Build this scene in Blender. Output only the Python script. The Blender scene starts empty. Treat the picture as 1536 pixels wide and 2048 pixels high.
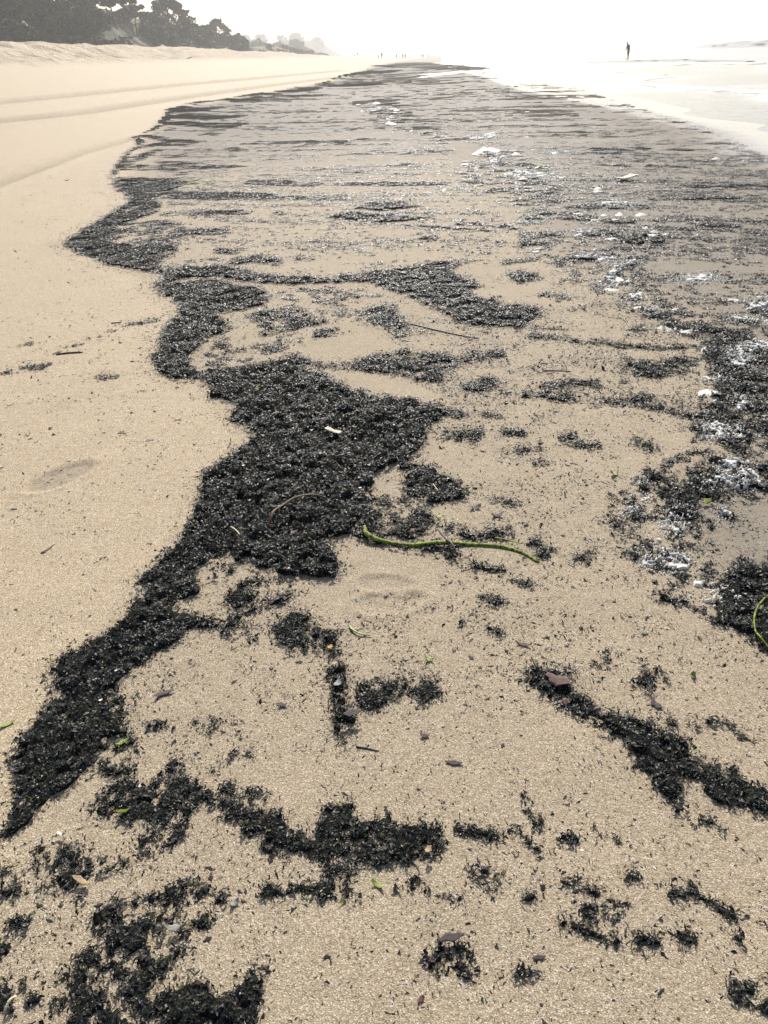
import bpy, math, random
import numpy as np
from mathutils import Vector, Matrix, Euler
random.seed(7)
RNG = np.random.default_rng(11)

# ------------------------------------------------------------------ camera
W_PX, H_PX, F_PX = 1536.0, 2048.0, 1538.0
CAM_Z = 1.5
YAW, PITCH, ROLL = math.radians(5.35), math.radians(30.6), math.radians(-3.1)
sc = bpy.context.scene
col = sc.collection
cam_data = bpy.data.cameras.new('camera')
cam_data.sensor_fit = 'VERTICAL'
cam_data.sensor_height = 36.0
cam_data.sensor_width = 27.0
cam_data.lens = F_PX / H_PX * 36.0
cam_data.clip_start = 0.02
cam_data.clip_end = 9000.0
cam = bpy.data.objects.new('camera', cam_data)
col.objects.link(cam)
CAM_M = Matrix.Rotation(YAW, 3, 'Z') @ Matrix.Rotation(math.pi / 2 - PITCH, 3, 'X') @ Matrix.Rotation(ROLL, 3, 'Z')
cam.matrix_world = Matrix.Translation((0, 0, CAM_Z)) @ CAM_M.to_4x4()
sc.camera = cam

# ------------------------------------------------------------------ sky, sun, exposure
SUN_EL, SUN_AZ = math.radians(38), math.radians(-3)      # azimuth from +Y towards +X
world = bpy.data.worlds.new('World')
sc.world = world
world.use_nodes = True
wn = world.node_tree.nodes
sky = wn.new('ShaderNodeTexSky')
sky.sky_type = 'NISHITA'
sky.sun_disc = False
sky.sun_elevation = SUN_EL
sky.sun_rotation = SUN_AZ
sky.air_density = 0.9
sky.dust_density = 2.5
sky.ozone_density = 0.5
bg = wn['Background']
bg.inputs['Strength'].default_value = 0.10
world.node_tree.links.new(sky.outputs['Color'], bg.inputs['Color'])
sun_data = bpy.data.lights.new('sun', 'SUN')
sun_data.energy = 4.0
sun_data.angle = math.radians(0.6)
sun_data.color = (1.0, 0.96, 0.90)
sun = bpy.data.objects.new('sun', sun_data)
col.objects.link(sun)
sun_dir = Vector((math.sin(SUN_AZ) * math.cos(SUN_EL), math.cos(SUN_AZ) * math.cos(SUN_EL), math.sin(SUN_EL)))
sun.rotation_euler = sun_dir.to_track_quat('Z', 'Y').to_euler()
sun.location = (0, 0, 60)
sc.view_settings.view_transform = 'Standard'
sc.view_settings.look = 'None'
sc.view_settings.gamma = 1.0
sc.view_settings.use_curve_mapping = False
sc.view_settings.exposure = 0.57
sc.render.engine = 'CYCLES'
sc.cycles.max_bounces = 6
sc.cycles.volume_bounces = 1
sc.cycles.use_denoising = True
HAZE_DENSITY = 0.0008

# ------------------------------------------------------------------ numeric helpers
def hash2(ix, iy, seed):
    h = (ix.astype(np.int64) * 374761393 + iy.astype(np.int64) * 668265263 + seed * 974634777) & 0xFFFFFFFF
    h = ((h ^ (h >> 13)) * 1274126177) & 0xFFFFFFFF
    h = h ^ (h >> 16)
    return (h & 0xFFFFFF) / float(0xFFFFFF)

def vnoise(x, y, seed=0):
    x = np.asarray(x, float); y = np.asarray(y, float)
    ix = np.floor(x); iy = np.floor(y)
    fx = x - ix; fy = y - iy
    fx = fx * fx * (3 - 2 * fx); fy = fy * fy * (3 - 2 * fy)
    a = hash2(ix, iy, seed); b = hash2(ix + 1, iy, seed)
    c = hash2(ix, iy + 1, seed); d = hash2(ix + 1, iy + 1, seed)
    return (a * (1 - fx) + b * fx) * (1 - fy) + (c * (1 - fx) + d * fx) * fy

def fbm(x, y, seed=0, octaves=3, gain=0.55):
    s = 0.0; a = 1.0; t = 0.0
    for o in range(octaves):
        s = s + a * vnoise(x * 2.03 ** o + 17.3 * o, y * 2.03 ** o - 9.1 * o, seed + o)
        t += a; a *= gain
    return s / t

def lod_noise(x, y, k, seed, octaves=3, gain=0.55):
    """noise whose grain grows with k in steps of two, blended"""
    lv = np.log2(np.maximum(k, 1e-3)); l0 = np.floor(lv); f = lv - l0
    f = sstep(0.2, 0.8, f)
    k0 = 2.0 ** l0
    a = fbm(x / k0 + 3.1 * l0, y / k0, seed, octaves, gain); b = fbm(x / (2 * k0) + 3.1 * (l0 + 1), y / (2 * k0), seed, octaves, gain)
    n = a * (1 - f) + b * f
    return 0.5 + (n - 0.5) / np.sqrt(f * f + (1 - f) ** 2)

def uniform(n, mu=0.5, sd=0.16):
    return 1.0 / (1.0 + np.exp(-1.7 * (n - mu) / sd))

def sstep(a, b, x):
    t = np.clip((np.asarray(x, float) - a) / (b - a), 0, 1)
    return t * t * (3 - 2 * t)

# ------------------------------------------------------------------ lie of the land: X across the shore (sea to the right), Y along it
def pix_ray(px, py):
    v = CAM_M @ Vector(((px - W_PX / 2) / F_PX, (H_PX / 2 - py) / F_PX, -1.0))
    return v.normalized()

FOOT = None      # footprint frame, set below
TRACKS = []

def base_h(x, y):
    x = np.asarray(x, float); y = np.asarray(y, float)
    up = np.clip((-x - 5.5) / 21.0, 0, 1)
    z = 2.45 * up ** 1.45 * (1 - 0.55 * sstep(140, 420, y))
    crest = 3.55 - 0.4 * sstep(110, 140, y) - 1.3 * sstep(140, 300, y) - 0.8 * sstep(300, 600, y)
    face = sstep(-26.2, -31.0, x)
    z = z + face * np.maximum(crest - 2.45 * (1 - 0.55 * sstep(140, 420, y)), 0.25)
    z = z - 0.013 * np.clip(x - 2.0, 0, 400)
    return z

def ground_h(x, y):
    x = np.asarray(x, float); y = np.asarray(y, float)
    z = base_h(x, y)
    r = np.hypot(x, y)
    # long soft undulation of the beach face, trodden berm
    z = z + 0.012 * (vnoise(x * 0.9, y * 0.7, 5) - 0.5) * sstep(1.0, 4.0, r) * (1 - sstep(14, 40, r))
    z = z + 0.005 * (vnoise(x * 6, y * 6, 6) - 0.5) * (1 - sstep(4, 9, r))
    tread = sstep(-22, -28, x) * sstep(-60, -40, x)
    z = z + tread * (0.5 * (fbm(x * 0.35, y * 0.28, 21, 3) - 0.5) + 0.55 * (fbm(x * 0.8, y * 0.55, 25, 2) - 0.5))
    for (line, w, dep) in TRACKS:
        lo, hi = line.min(0) - 3 * w, line.max(0) + 3 * w
        s = (x > lo[0]) & (x < hi[0]) & (y > lo[1]) & (y < hi[1])
        if not np.any(s): continue
        xs, ys = x[s], y[s]
        d = np.full(xs.shape, 1e9); run = np.zeros(xs.shape); acc = 0.0
        for (ax, ay), (bx, by) in zip(line[:-1], line[1:]):
            dx, dy = bx - ax, by - ay; L = math.hypot(dx, dy)
            t = np.clip(((xs - ax) * dx + (ys - ay) * dy) / (L * L), 0, 1)
            dd = np.hypot(xs - ax - t * dx, ys - ay - t * dy)
            b = dd < d; d = np.where(b, dd, d); run = np.where(b, acc + t * L, run); acc += L
        lug = 0.75 if w > 0.25 else 0.6 + 0.4 * np.sin(run * 2 * math.pi / 0.30)
        z = np.array(z)
        z[s] -= dep * (1 - sstep(w * 0.5, w * 0.85, d)) * lug - dep * 0.6 * np.exp(-((d - w * 1.15) / (w * 0.35)) ** 2)
    if FOOT is not None:
        for (fx, fy, ca, sa, ln, wd, dep) in FOOT:
            u = ((x - fx) * ca + (y - fy) * sa) / ln
            v = (-(x - fx) * sa + (y - fy) * ca) / wd
            waist = 1.0
            q = np.sqrt(u * u + (v / waist) ** 2)
            ridge = 0.5 + 0.5 * np.sin(v * 9 + u * 3 + 6 * vnoise(x * 22, y * 30, 3))
            z = z - dep * (1 - sstep(0.75, 1.05, q)) * (0.55 + 0.45 * ridge) + dep * 0.45 * np.exp(-((q - 1.1) / 0.12) ** 2)
    return z

_R = np.array(CAM_M)
def cast_many(pts):
    """points of the beach that are seen at spots of the photograph"""
    P = np.asarray(pts, float)
    d = np.stack([(P[:, 0] - W_PX / 2) / F_PX, (H_PX / 2 - P[:, 1]) / F_PX, -np.ones(len(P))], 1) @ _R.T
    d /= np.linalg.norm(d, axis=1)[:, None]
    lo = np.full(len(P), 0.4); hi = np.full(len(P), 6000.0)
    done = np.zeros(len(P), bool)
    t = lo.copy()
    while t[0] < 6000 and not done.all():
        t2 = t * 1.03
        b = (CAM_Z + d[:, 2] * t2 < base_h(d[:, 0] * t2, d[:, 1] * t2)) & ~done
        lo[b] = t[b]; hi[b] = t2[b]; done |= b
        t = t2
    for _ in range(22):
        m = 0.5 * (lo + hi)
        b = CAM_Z + d[:, 2] * m < base_h(d[:, 0] * m, d[:, 1] * m)
        hi = np.where(b, m, hi); lo = np.where(b, lo, m)
    return d[:, :2] * hi[:, None]

def cast(px, py):
    return tuple(float(q) for q in cast_many([(px, py)])[0])

def at_dist(px, py, dist):
    """world point on the sight line of a spot, at a ground distance"""
    d = pix_ray(px, py)
    k = dist / math.hypot(d.x, d.y)
    return Vector((d.x * k, d.y * k, CAM_Z + d.z * k))

# ------------------------------------------------------------------ scene helpers
def tag(o, label=None, cat=None, group=None, kind=None):
    if label: o['label'] = label
    if cat: o['category'] = cat
    if group: o['group'] = group
    if kind: o['kind'] = kind
    return o

def mesh_arrays(name, V, F, colors=None, smooth=True, mats=(), attrs=None, mat_idx=None):
    """V (n,3); F (m,4) quads or (m,3) triangles; fast build"""
    V = np.ascontiguousarray(V, np.float32); F = np.ascontiguousarray(F, np.int32)
    me = bpy.data.meshes.new(name)
    n, m, k = len(V), len(F), F.shape[1]
    me.vertices.add(n); me.vertices.foreach_set('co', V.ravel())
    me.loops.add(m * k); me.loops.foreach_set('vertex_index', F.ravel())
    me.polygons.add(m)
    me.polygons.foreach_set('loop_start', np.arange(0, m * k, k, dtype=np.int32))
    me.polygons.foreach_set('loop_total', np.full(m, k, dtype=np.int32))
    me.polygons.foreach_set('use_smooth', np.full(m, bool(smooth)))
    for mt in mats: me.materials.append(mt)
    if mat_idx is not None: me.polygons.foreach_set('material_index', np.ascontiguousarray(mat_idx, np.int32))
    if colors is not None:
        ca = me.color_attributes.new('Col', 'FLOAT_COLOR', 'POINT')
        c4 = np.ones((n, 4), np.float32); c4[:, :3] = colors
        ca.data.foreach_set('color', c4.ravel())
    if attrs:
        for an, av in attrs.items():
            at = me.attributes.new(an, 'FLOAT', 'POINT')
            at.data.foreach_set('value', np.ascontiguousarray(av, np.float32))
    me.update(calc_edges=True)
    me.validate()
    return me

def link(name, me, parent=None):
    o = bpy.data.objects.new(name, me)
    col.objects.link(o)
    if parent: o.parent = parent
    return o

def empty(name, loc=(0, 0, 0)):
    o = bpy.data.objects.new(name, None)
    o.empty_display_size = 0.1
    o.location = loc
    col.objects.link(o)
    return o

class NT:
    def __init__(s, name):
        s.m = bpy.data.materials.new(name); s.m.use_nodes = True
        s.t = s.m.node_tree; s.b = s.t.nodes['Principled BSDF']; s.out = s.t.nodes['Material Output']
    def n(s, typ, **kw):
        nd = s.t.nodes.new(typ)
        for k, v in kw.items():
            if k.startswith('i_'): nd.inputs[k[2:].replace('_', ' ')].default_value = v
            else: setattr(nd, k, v)
        return nd
    def l(s, a, b): s.t.links.new(a, b)
    def ramp(s, fac, stops):
        r = s.n('ShaderNodeValToRGB')
        e = r.color_ramp.elements
        while len(e) < len(stops): e.new(0.5)
        for q, (p, c) in zip(e, stops): q.position = p; q.color = (*c, 1)
        s.l(fac, r.inputs['Fac']); return r.outputs['Color']
    def mix(s, fac, a, b, typ='MIX'):
        m = s.n('ShaderNodeMix', data_type='RGBA', blend_type=typ)
        for sock, v in ((m.inputs[0], fac), (m.inputs[6], a), (m.inputs[7], b)):
            if hasattr(v, 'is_linked'): s.l(v, sock)
            else: sock.default_value = v if not isinstance(v, tuple) else (*v, 1)
        return m.outputs[2]
    def math(s, op, a, b=None, c=None):
        m = s.n('ShaderNodeMath', operation=op)
        for i, v in enumerate((a, b, c)):
            if v is None: continue
            if hasattr(v, 'is_linked'): s.l(v, m.inputs[i])
            else: m.inputs[i].default_value = v
        return m.outputs[0]
    def noise(s, scale, detail=2, rough=0.5, vec=None):
        nd = s.n('ShaderNodeTexNoise'); nd.inputs['Scale'].default_value = scale
        nd.inputs['Detail'].default_value = detail; nd.inputs['Roughness'].default_value = rough
        if vec: s.l(vec, nd.inputs['Vector'])
        return nd
    def bump(s, height, strength, dist, prev=None):
        b = s.n('ShaderNodeBump')
        if hasattr(strength, 'is_linked'): s.l(strength, b.inputs['Strength'])
        else: b.inputs['Strength'].default_value = strength
        b.inputs['Distance'].default_value = dist
        s.l(height, b.inputs['Height'])
        if prev: s.l(prev, b.inputs['Normal'])
        return b.outputs['Normal']

# ------------------------------------------------------------------ materials
def mat_sand():
    q = NT('sand')
    geo = q.n('ShaderNodeNewGeometry'); P = geo.outputs['Position']
    vor = q.n('ShaderNodeTexVoronoi'); vor.inputs['Scale'].default_value = 430; q.l(P, vor.inputs['Vector'])
    sep = q.n('ShaderNodeSeparateColor'); q.l(vor.outputs['Color'], sep.inputs[0])
    grain = q.ramp(sep.outputs[0], [(0.0, (0.075, 0.058, 0.036)), (0.2, (0.28, 0.215, 0.132)), (0.5, (0.445, 0.352, 0.224)), (0.8, (0.60, 0.485, 0.325)), (1.0, (0.98, 0.93, 0.82))])
    fine = q.noise(150, 3, 0.6, P)
    c = q.mix(0.4, grain, q.ramp(fine.outputs['Fac'], [(0.3, (0.32, 0.25, 0.155)), (0.7, (0.55, 0.44, 0.29))]))
    blot = q.noise(2.2, 4, 0.6, P)
    c = q.mix(q.math('MULTIPLY', blot.outputs['Fac'], 0.7), c, q.mix(1.0, c, (0.80, 0.78, 0.76), 'MULTIPLY'))
    wet = q.n('ShaderNodeAttribute', attribute_name='wet')  # damp of the sand, plus the shade put into the ruts
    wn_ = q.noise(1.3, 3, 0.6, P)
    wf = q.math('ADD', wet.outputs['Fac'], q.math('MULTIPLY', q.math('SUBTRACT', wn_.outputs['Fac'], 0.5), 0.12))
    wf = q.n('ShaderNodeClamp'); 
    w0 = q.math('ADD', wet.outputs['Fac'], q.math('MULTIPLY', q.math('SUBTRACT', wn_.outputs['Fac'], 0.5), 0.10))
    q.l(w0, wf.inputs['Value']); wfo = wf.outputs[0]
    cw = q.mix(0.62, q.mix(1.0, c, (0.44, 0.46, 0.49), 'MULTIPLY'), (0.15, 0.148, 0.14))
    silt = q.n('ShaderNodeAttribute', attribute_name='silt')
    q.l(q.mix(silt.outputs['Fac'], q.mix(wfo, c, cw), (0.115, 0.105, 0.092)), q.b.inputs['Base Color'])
    rough = q.ramp(wfo, [(0.0, (0.74,) * 3), (0.2, (0.8,) * 3), (0.6, (0.75,) * 3), (0.8, (0.4,) * 3), (1.0, (0.14,) * 3)])
    q.l(rough, q.b.inputs['Roughness'])
    q.l(q.ramp(wfo, [(0.0, (0.13,) * 3), (0.25, (0.12,) * 3), (0.7, (0.1,) * 3), (1.0, (0.45,) * 3)]), q.b.inputs['Specular IOR Level'])
    dry = q.ramp(wfo, [(0.0, (1,) * 3), (0.62, (0.75,) * 3), (0.95, (0.04,) * 3)])
    b1 = q.bump(vor.outputs['Distance'], q.math('MULTIPLY', dry, 0.6), 0.0022)
    b2 = q.bump(fine.outputs['Fac'], q.math('MULTIPLY', dry, 0.5), 0.004, b1)
    mid = q.noise(22, 3, 0.6, P)
    b3 = q.bump(mid.outputs['Fac'], q.math('MULTIPLY', dry, 0.35), 0.012, b2)
    big = q.noise(1.4, 4, 0.65, P)
    sz = q.n('ShaderNodeSeparateXYZ'); q.l(P, sz.inputs[0])
    hi = q.ramp(q.math('MULTIPLY', sz.outputs['Z'], 0.25), [(0.42, (0, 0, 0)), (0.62, (1, 1, 1))])
    b4 = q.bump(q.math('MULTIPLY', big.outputs['Fac'], hi), 1.0, 0.5, b3)
    q.l(b4, q.b.inputs['Normal'])
    return q.m

def mat_weed(name='seaweed', lo=0.28, hi=0.66, spec=0.22):
    q = NT(name)
    at = q.n('ShaderNodeAttribute', attribute_name='Col')
    q.l(at.outputs['Color'], q.b.inputs['Base Color'])
    geo = q.n('ShaderNodeNewGeometry')
    ns = q.noise(220, 2, 0.5, geo.outputs['Position'])
    q.l(q.ramp(ns.outputs['Fac'], [(0.35, (lo,) * 3), (0.65, (hi,) * 3)]), q.b.inputs['Roughness'])
    q.b.inputs['Specular IOR Level'].default_value = spec
    q.l(q.bump(ns.outputs['Fac'], 0.5, 0.003), q.b.inputs['Normal'])
    return q.m

def mat_foam():
    q = NT('sea_foam')
    geo = q.n('ShaderNodeNewGeometry')
    ns = q.n('ShaderNodeTexVoronoi'); ns.inputs['Scale'].default_value = 260; q.l(geo.outputs['Position'], ns.inputs['Vector'])
    q.b.inputs['Base Color'].default_value = (0.88, 0.86, 0.79, 1)
    q.b.inputs['Roughness'].default_value = 0.5
    nb = q.bump(ns.outputs['Distance'], 0.4, 0.002); q.l(nb, q.b.inputs['Normal'])
    tr = q.n('ShaderNodeBsdfTranslucent'); tr.inputs['Color'].default_value = (0.88, 0.86, 0.79, 1)
    mx = q.n('ShaderNodeMixShader'); mx.inputs[0].default_value = 0.4
    q.l(q.b.outputs[0], mx.inputs[1]); q.l(tr.outputs[0], mx.inputs[2]); q.l(mx.outputs[0], q.out.inputs['Surface'])
    return q.m

def mat_plain(name, c, rough=0.6, vary=0.25, scale=60, spec=0.4, c2=None):
    q = NT(name)
    geo = q.n('ShaderNodeTexCoord')
    ns = q.noise(scale, 3, 0.6, geo.outputs['Object'])
    lo = tuple(v * (1 - vary) for v in c) if c2 is None else c2
    hi = tuple(min(v * (1 + vary), 1) for v in c)
    q.l(q.ramp(ns.outputs['Fac'], [(0.35, lo), (0.65, hi)]), q.b.inputs['Base Color'])
    q.b.inputs['Roughness'].default_value = rough
    q.b.inputs['Specular IOR Level'].default_value = spec
    q.l(q.bump(ns.outputs['Fac'], 0.4, 0.5 / scale), q.b.inputs['Normal'])
    return q.m

def mat_water():
    q = NT('sea_water')
    geo = q.n('ShaderNodeNewGeometry')
    mp = q.n('ShaderNodeMapping'); mp.inputs['Scale'].default_value = (1.0, 0.35, 1.0); q.l(geo.outputs['Position'], mp.inputs['Vector'])
    ns = q.noise(1.6, 4, 0.6, mp.outputs['Vector'])
    n2 = q.noise(0.18, 3, 0.55, mp.outputs['Vector'])
    foam = q.ramp(n2.outputs['Fac'], [(0.46, (0, 0, 0)), (0.56, (1, 1, 1))])
    fine = q.noise(5, 4, 0.7, geo.outputs['Position'])
    ff = q.math('MULTIPLY', foam, q.math('MULTIPLY', fine.outputs['Fac'], 0.9))
    q.l(q.mix(ff, (0.12, 0.13, 0.12), (0.7, 0.7, 0.68)), q.b.inputs['Base Color'])
    q.b.inputs['Roughness'].default_value = 0.16
    q.b.inputs['IOR'].default_value = 1.33
    q.b.inputs['Specular IOR Level'].default_value = 0.32
    q.l(q.bump(ns.outputs['Fac'], 0.8, 0.12), q.b.inputs['Normal'])
    return q.m

def mat_leaf(name, c):
    q = NT(name)
    at = q.n('ShaderNodeAttribute', attribute_name='Col')
    q.l(q.mix(1.0, at.outputs['Color'], c, 'MULTIPLY'), q.b.inputs['Base Color'])
    q.b.inputs['Roughness'].default_value = 0.6
    q.b.inputs['Specular IOR Level'].default_value = 0.25
    return q.m

M = dict(sand=mat_sand(), weed=mat_weed(), bed=mat_weed('seaweed_bed', 0.9, 1.0, 0.03), foam=mat_foam(), water=mat_water(),
         kelp=mat_plain('green_kelp', (0.24, 0.30, 0.015), 0.55, 0.1, 70, 0.2, (0.02, 0.026, 0.005)),
         brown_kelp=mat_plain('brown_kelp', (0.085, 0.045, 0.008), 0.55, 0.3, 110, 0.2, (0.03, 0.02, 0.006)),
         green=mat_plain('bright_green_weed', (0.20, 0.27, 0.03), 0.4, 0.3, 120, 0.5),
         straw=mat_plain('pale_dry_stem', (0.55, 0.47, 0.30), 0.6, 0.25, 80),
         wood=mat_plain('bleached_wood', (0.62, 0.54, 0.40), 0.7, 0.25, 70),
         stick=mat_plain('dark_wet_stick', (0.035, 0.024, 0.015), 0.5, 0.4, 80),
         rust=mat_plain('rust_brown_leaf', (0.11, 0.052, 0.038), 0.5, 0.5, 60),
         purple=mat_plain('purple_brown_leaf', (0.055, 0.036, 0.036), 0.45, 0.3, 70),
         orange=mat_plain('orange_leaf', (0.45, 0.22, 0.05), 0.55, 0.35, 90),
         tan=mat_plain('tan_leaf', (0.38, 0.28, 0.15), 0.6, 0.3, 80),
         shell=mat_plain('white_shell', (0.74, 0.70, 0.62), 0.4, 0.12, 120),
         grey=mat_plain('grey_shell', (0.25, 0.24, 0.22), 0.45, 0.3, 120),
         bark=mat_plain('grey_bark', (0.07, 0.055, 0.045), 0.9, 0.35, 3),
         leaf=mat_leaf('foliage', (1, 1, 1)),
         cloth=mat_plain('dark_clothes', (0.022, 0.021, 0.022), 0.85, 0.3, 12),
         cloth2=mat_plain('grey_clothes', (0.07, 0.065, 0.06), 0.85, 0.3, 12),
         skin=mat_plain('skin', (0.42, 0.26, 0.18), 0.6, 0.08, 20),
         hair=mat_plain('dark_hair', (0.02, 0.015, 0.012), 0.5, 0.3, 40))

# ------------------------------------------------------------------ where the seaweed lies
# every patch: (owner, density, thickness in m, noise, width or None, outline or line as seen in the photograph -> laid on the beach by cast())
# owner: 'wrack' tide line, 'foam_wrack' second line, 'streaks' far field, 'litter'; anything else is the label of a clump of its own
PR = []
def A(owner, d, thick, pts, w=None, noise='c', cut=False):
    PR.append(dict(owner=owner, d=d, th=thick, noise=noise, w=w, px=pts, cut=cut))

# -- tide line, from the camera's feet outwards
A('wrack', .97, .022, [(275,1155),(287,1180),(250,1230),(195,1275),(95,1330),(82,1347),(100,1380),(85,1420),(45,1460),(15,1520),(15,1550),(30,1580),(25,1630),(-30,1690),(-30,1740),(15,1690),(50,1650),(115,1595),(165,1555),(200,1525),(225,1480),(248,1450),(257,1415),(237,1362),(270,1335),(330,1305),(365,1283),(372,1258),(435,1256),(450,1240),(390,1225),(340,1220),(370,1200),(410,1180),(390,1160),(395,1140),(400,1120),(380,1100),(345,1100),(310,1125)])
A('wrack', .6, .012, [(170,1560),(200,1520),(250,1450),(280,1470),(270,1540),(210,1560)])
A('wrack', 1.0, .035, [(420,770),(417,795),(465,805),(457,845),(500,865),(527,872),(475,900),(430,930),(400,975),(385,1030),(345,1100),(380,1125),(402,1132),(435,1117),(470,1124),(525,1135),(590,1150),(675,1160),(695,1145),(668,1105),(662,1080),(690,1070),(725,1085),(740,1060),(735,1000),(742,985),(752,948),(790,932),(815,930),(833,905),(853,880),(868,845),(885,822),(833,805),(768,795),(710,780),(665,760),(640,745),(600,745),(540,735),(430,750)])
A('wrack', .85, .012, [(868,845),(905,838),(938,832),(905,806),(833,803)])
A('wrack', 1.0, .022, [(808,925),(855,932),(893,950),(928,970),(958,990),(918,1000),(868,1015),(823,995),(798,980),(808,955),(795,935)])
A('wrack', .86, .012, [(735,995),(800,985),(850,1010),(872,1045),(870,1085),(800,1092),(740,1085)])
A('wrack', .97, .03, [(320,530),(390,532),(480,535),(530,550),(595,552),(635,553),(600,570),(515,566),(450,556),(380,553),(350,565),(370,562),(440,561),(510,574),(545,590),(535,608),(490,620),(440,627),(452,645),(470,655),(440,668),(405,690),(375,715),(400,740),(465,737),(540,725),(600,710),(630,725),(600,745),(430,752),(420,772),(385,765),(320,745),(295,715),(310,700),(325,665),(360,622),(345,600),(305,575),(325,555)])
A('wrack', .9, .015, [(485,632),(520,620),(585,610),(615,620),(660,645),(600,655),(525,672),(512,650)])
A('wrack', .75, .012, [(425,685),(450,675),(472,690),(440,700)])
A('wrack', .35, .006, [(400,715),(430,690),(470,700),(600,660),(610,690),(480,725),(420,735)])
A('wrack', .93, .016, [(600,712),(630,723),(700,725),(730,710),(790,703),(823,695),(913,715),(935,707),(1008,700),(1018,712),(918,726),(903,742),(880,770),(820,757),(768,747),(690,738),(625,740)])
A('wrack', .97, .022, [(595,553),(640,552),(700,550),(768,540),(883,525),(958,522),(923,531),(903,545),(968,570),(945,590),(1028,610),(1098,622),(1078,640),(1043,655),(933,650),(883,630),(818,595),(768,578),(740,566),(690,565),(600,569)])
A('wrack', .55, .008, [(850,560),(900,545),(970,570),(960,592),(880,590)])
A('wrack', .9, .014, [(625,620),(700,627),(768,607),(795,618),(812,640),(820,670),(803,675),(768,652),(720,640),(660,630)])
A('wrack', .9, .012, [(632,668),(668,664)], 15)
A('wrack', .28, .005, [(540,575),(680,572),(760,590),(740,610),(640,612),(560,600)])
A('wrack', .95, .03, [(265,400),(320,400),(330,415),(300,430),(240,450),(205,475),(240,488),(355,493),(350,510),(322,525),(332,540),(320,546),(270,542),(220,530),(165,510),(125,490),(150,470),(235,415)])
A('wrack', .55, .010, [(200,475),(240,448),(320,440),(380,450),(360,490),(240,488)])
A('wrack', .95, .025, [(220,352),(300,355),(365,360),(372,370),(335,382),(300,385),(320,400),(265,400),(228,378)])
A('wrack', .95, .02, [(282,397),(330,390),(480,392),(550,393)], 13)
A('wrack', .8, .012, [(545,395),(690,391)], 6)
A('wrack', .92, .02, [(225,334),(258,314),(300,300),(335,297),(292,318),(268,326),(310,331),(370,326),(440,330),(500,332),(440,339),(300,341),(240,340)])
A('wrack', .95, .02, [(262,302),(285,293),(340,286),(392,284)], 11)
A('wrack', .95, .02, [(270,273),(300,272),(335,280),(390,286)], 7)
A('wrack', .95, .02, [(300,262),(330,247),(360,246),(420,250),(480,252)], 9)
A('wrack', .95, .02, [(320,248),(350,232),(420,236),(480,233)], 8)
A('wrack', .95, .03, [(345,216),(380,220),(430,218)], 11)
A('wrack', .95, .03, [(380,206),(450,200),(520,203)], 7)
A('wrack', .95, .03, [(484,191),(560,186),(640,178)], 8)
A('wrack', .9, .03, [(500,195),(580,193),(650,191)], 5)
A('wrack', .95, .04, [(655,162),(710,146),(790,143)], 6)
A('wrack', .95, .04, [(640,176),(675,171),(760,168)], 5)
A('wrack', .9, .04, [(748,131),(775,133),(790,136)], 3)
A('wrack', .97, .03, [(228,350),(240,325),(262,300),(282,288),(272,273),(300,262),(322,246),(346,216),(384,206),(440,200),(484,191),(560,184),(640,173),(657,162),(690,150),(712,146),(760,138)], 6)
A('wrack', .7, .01, [(742,1078),(800,1096),(860,1099),(905,1098)], 20)
# -- arms at the near end
A('wrack', .9, .014, [(165,1615),(185,1590),(235,1548),(295,1557),(315,1545),(345,1512),(372,1517),(380,1550),(400,1575),(398,1615),(370,1650),(320,1655),(250,1640),(200,1637)])
A('wrack', .8, .01, [(395,1600),(400,1582),(465,1565),(500,1575),(545,1585),(520,1615),(480,1640),(440,1650),(420,1625)])
A('wrack', .92, .016, [(478,1628),(520,1612),(555,1625),(590,1650),(625,1685),(630,1650),(645,1620),(710,1605),(705,1645),(768,1635),(778,1612),(790,1640),(818,1652),(883,1645),(895,1690),(863,1725),(818,1740),(768,1732),(715,1735),(695,1770),(722,1795),(700,1808),(635,1800),(622,1785),(640,1735),(590,1708),(530,1706),(515,1675),(480,1662)])
A('wrack', .85, .012, [(532,1782),(560,1785),(590,1775),(615,1780)], 24)
A('wrack', .8, .01, [(85,1765),(130,1758),(185,1745),(240,1720),(300,1690),(350,1668)], 46)
A('wrack', .85, .012, [(62,1700),(110,1675),(150,1690),(165,1715),(155,1760),(130,1790),(90,1785),(72,1750)])
A('wrack', .8, .01, [(120,1785),(165,1790),(155,1820),(130,1820)])
A('wrack', .75, .01, [(-40,1740),(30,1735),(45,1770),(40,1800),(-40,1810)])
A('wrack', .76, .010, [(130,1818),(180,1835),(220,1800),(300,1790),(345,1770),(395,1755),(440,1785),(465,1792),(440,1812),(430,1840),(400,1870),(370,1900),(350,1930),(330,1960),(340,2000),(320,2100),(20,2100),(100,1990),(130,1940),(160,1900),(190,1870),(180,1840)])
A('wrack', .8, .014, [(190,1900),(240,1860),(330,1850),(355,1880),(330,1950),(300,2060),(150,2060),(130,1980)])
A('wrack', .96, .022, [(330,1985),(400,1960),(420,1955),(430,1990),(450,1985),(500,1955),(515,1930),(535,1930),(530,1955),(515,1975),(520,2000),(500,2100),(330,2100)])
A('wrack', .76, .01, [(-40,1965),(50,1950),(82,1975),(85,2005),(40,2040),(-40,2070)])
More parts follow.
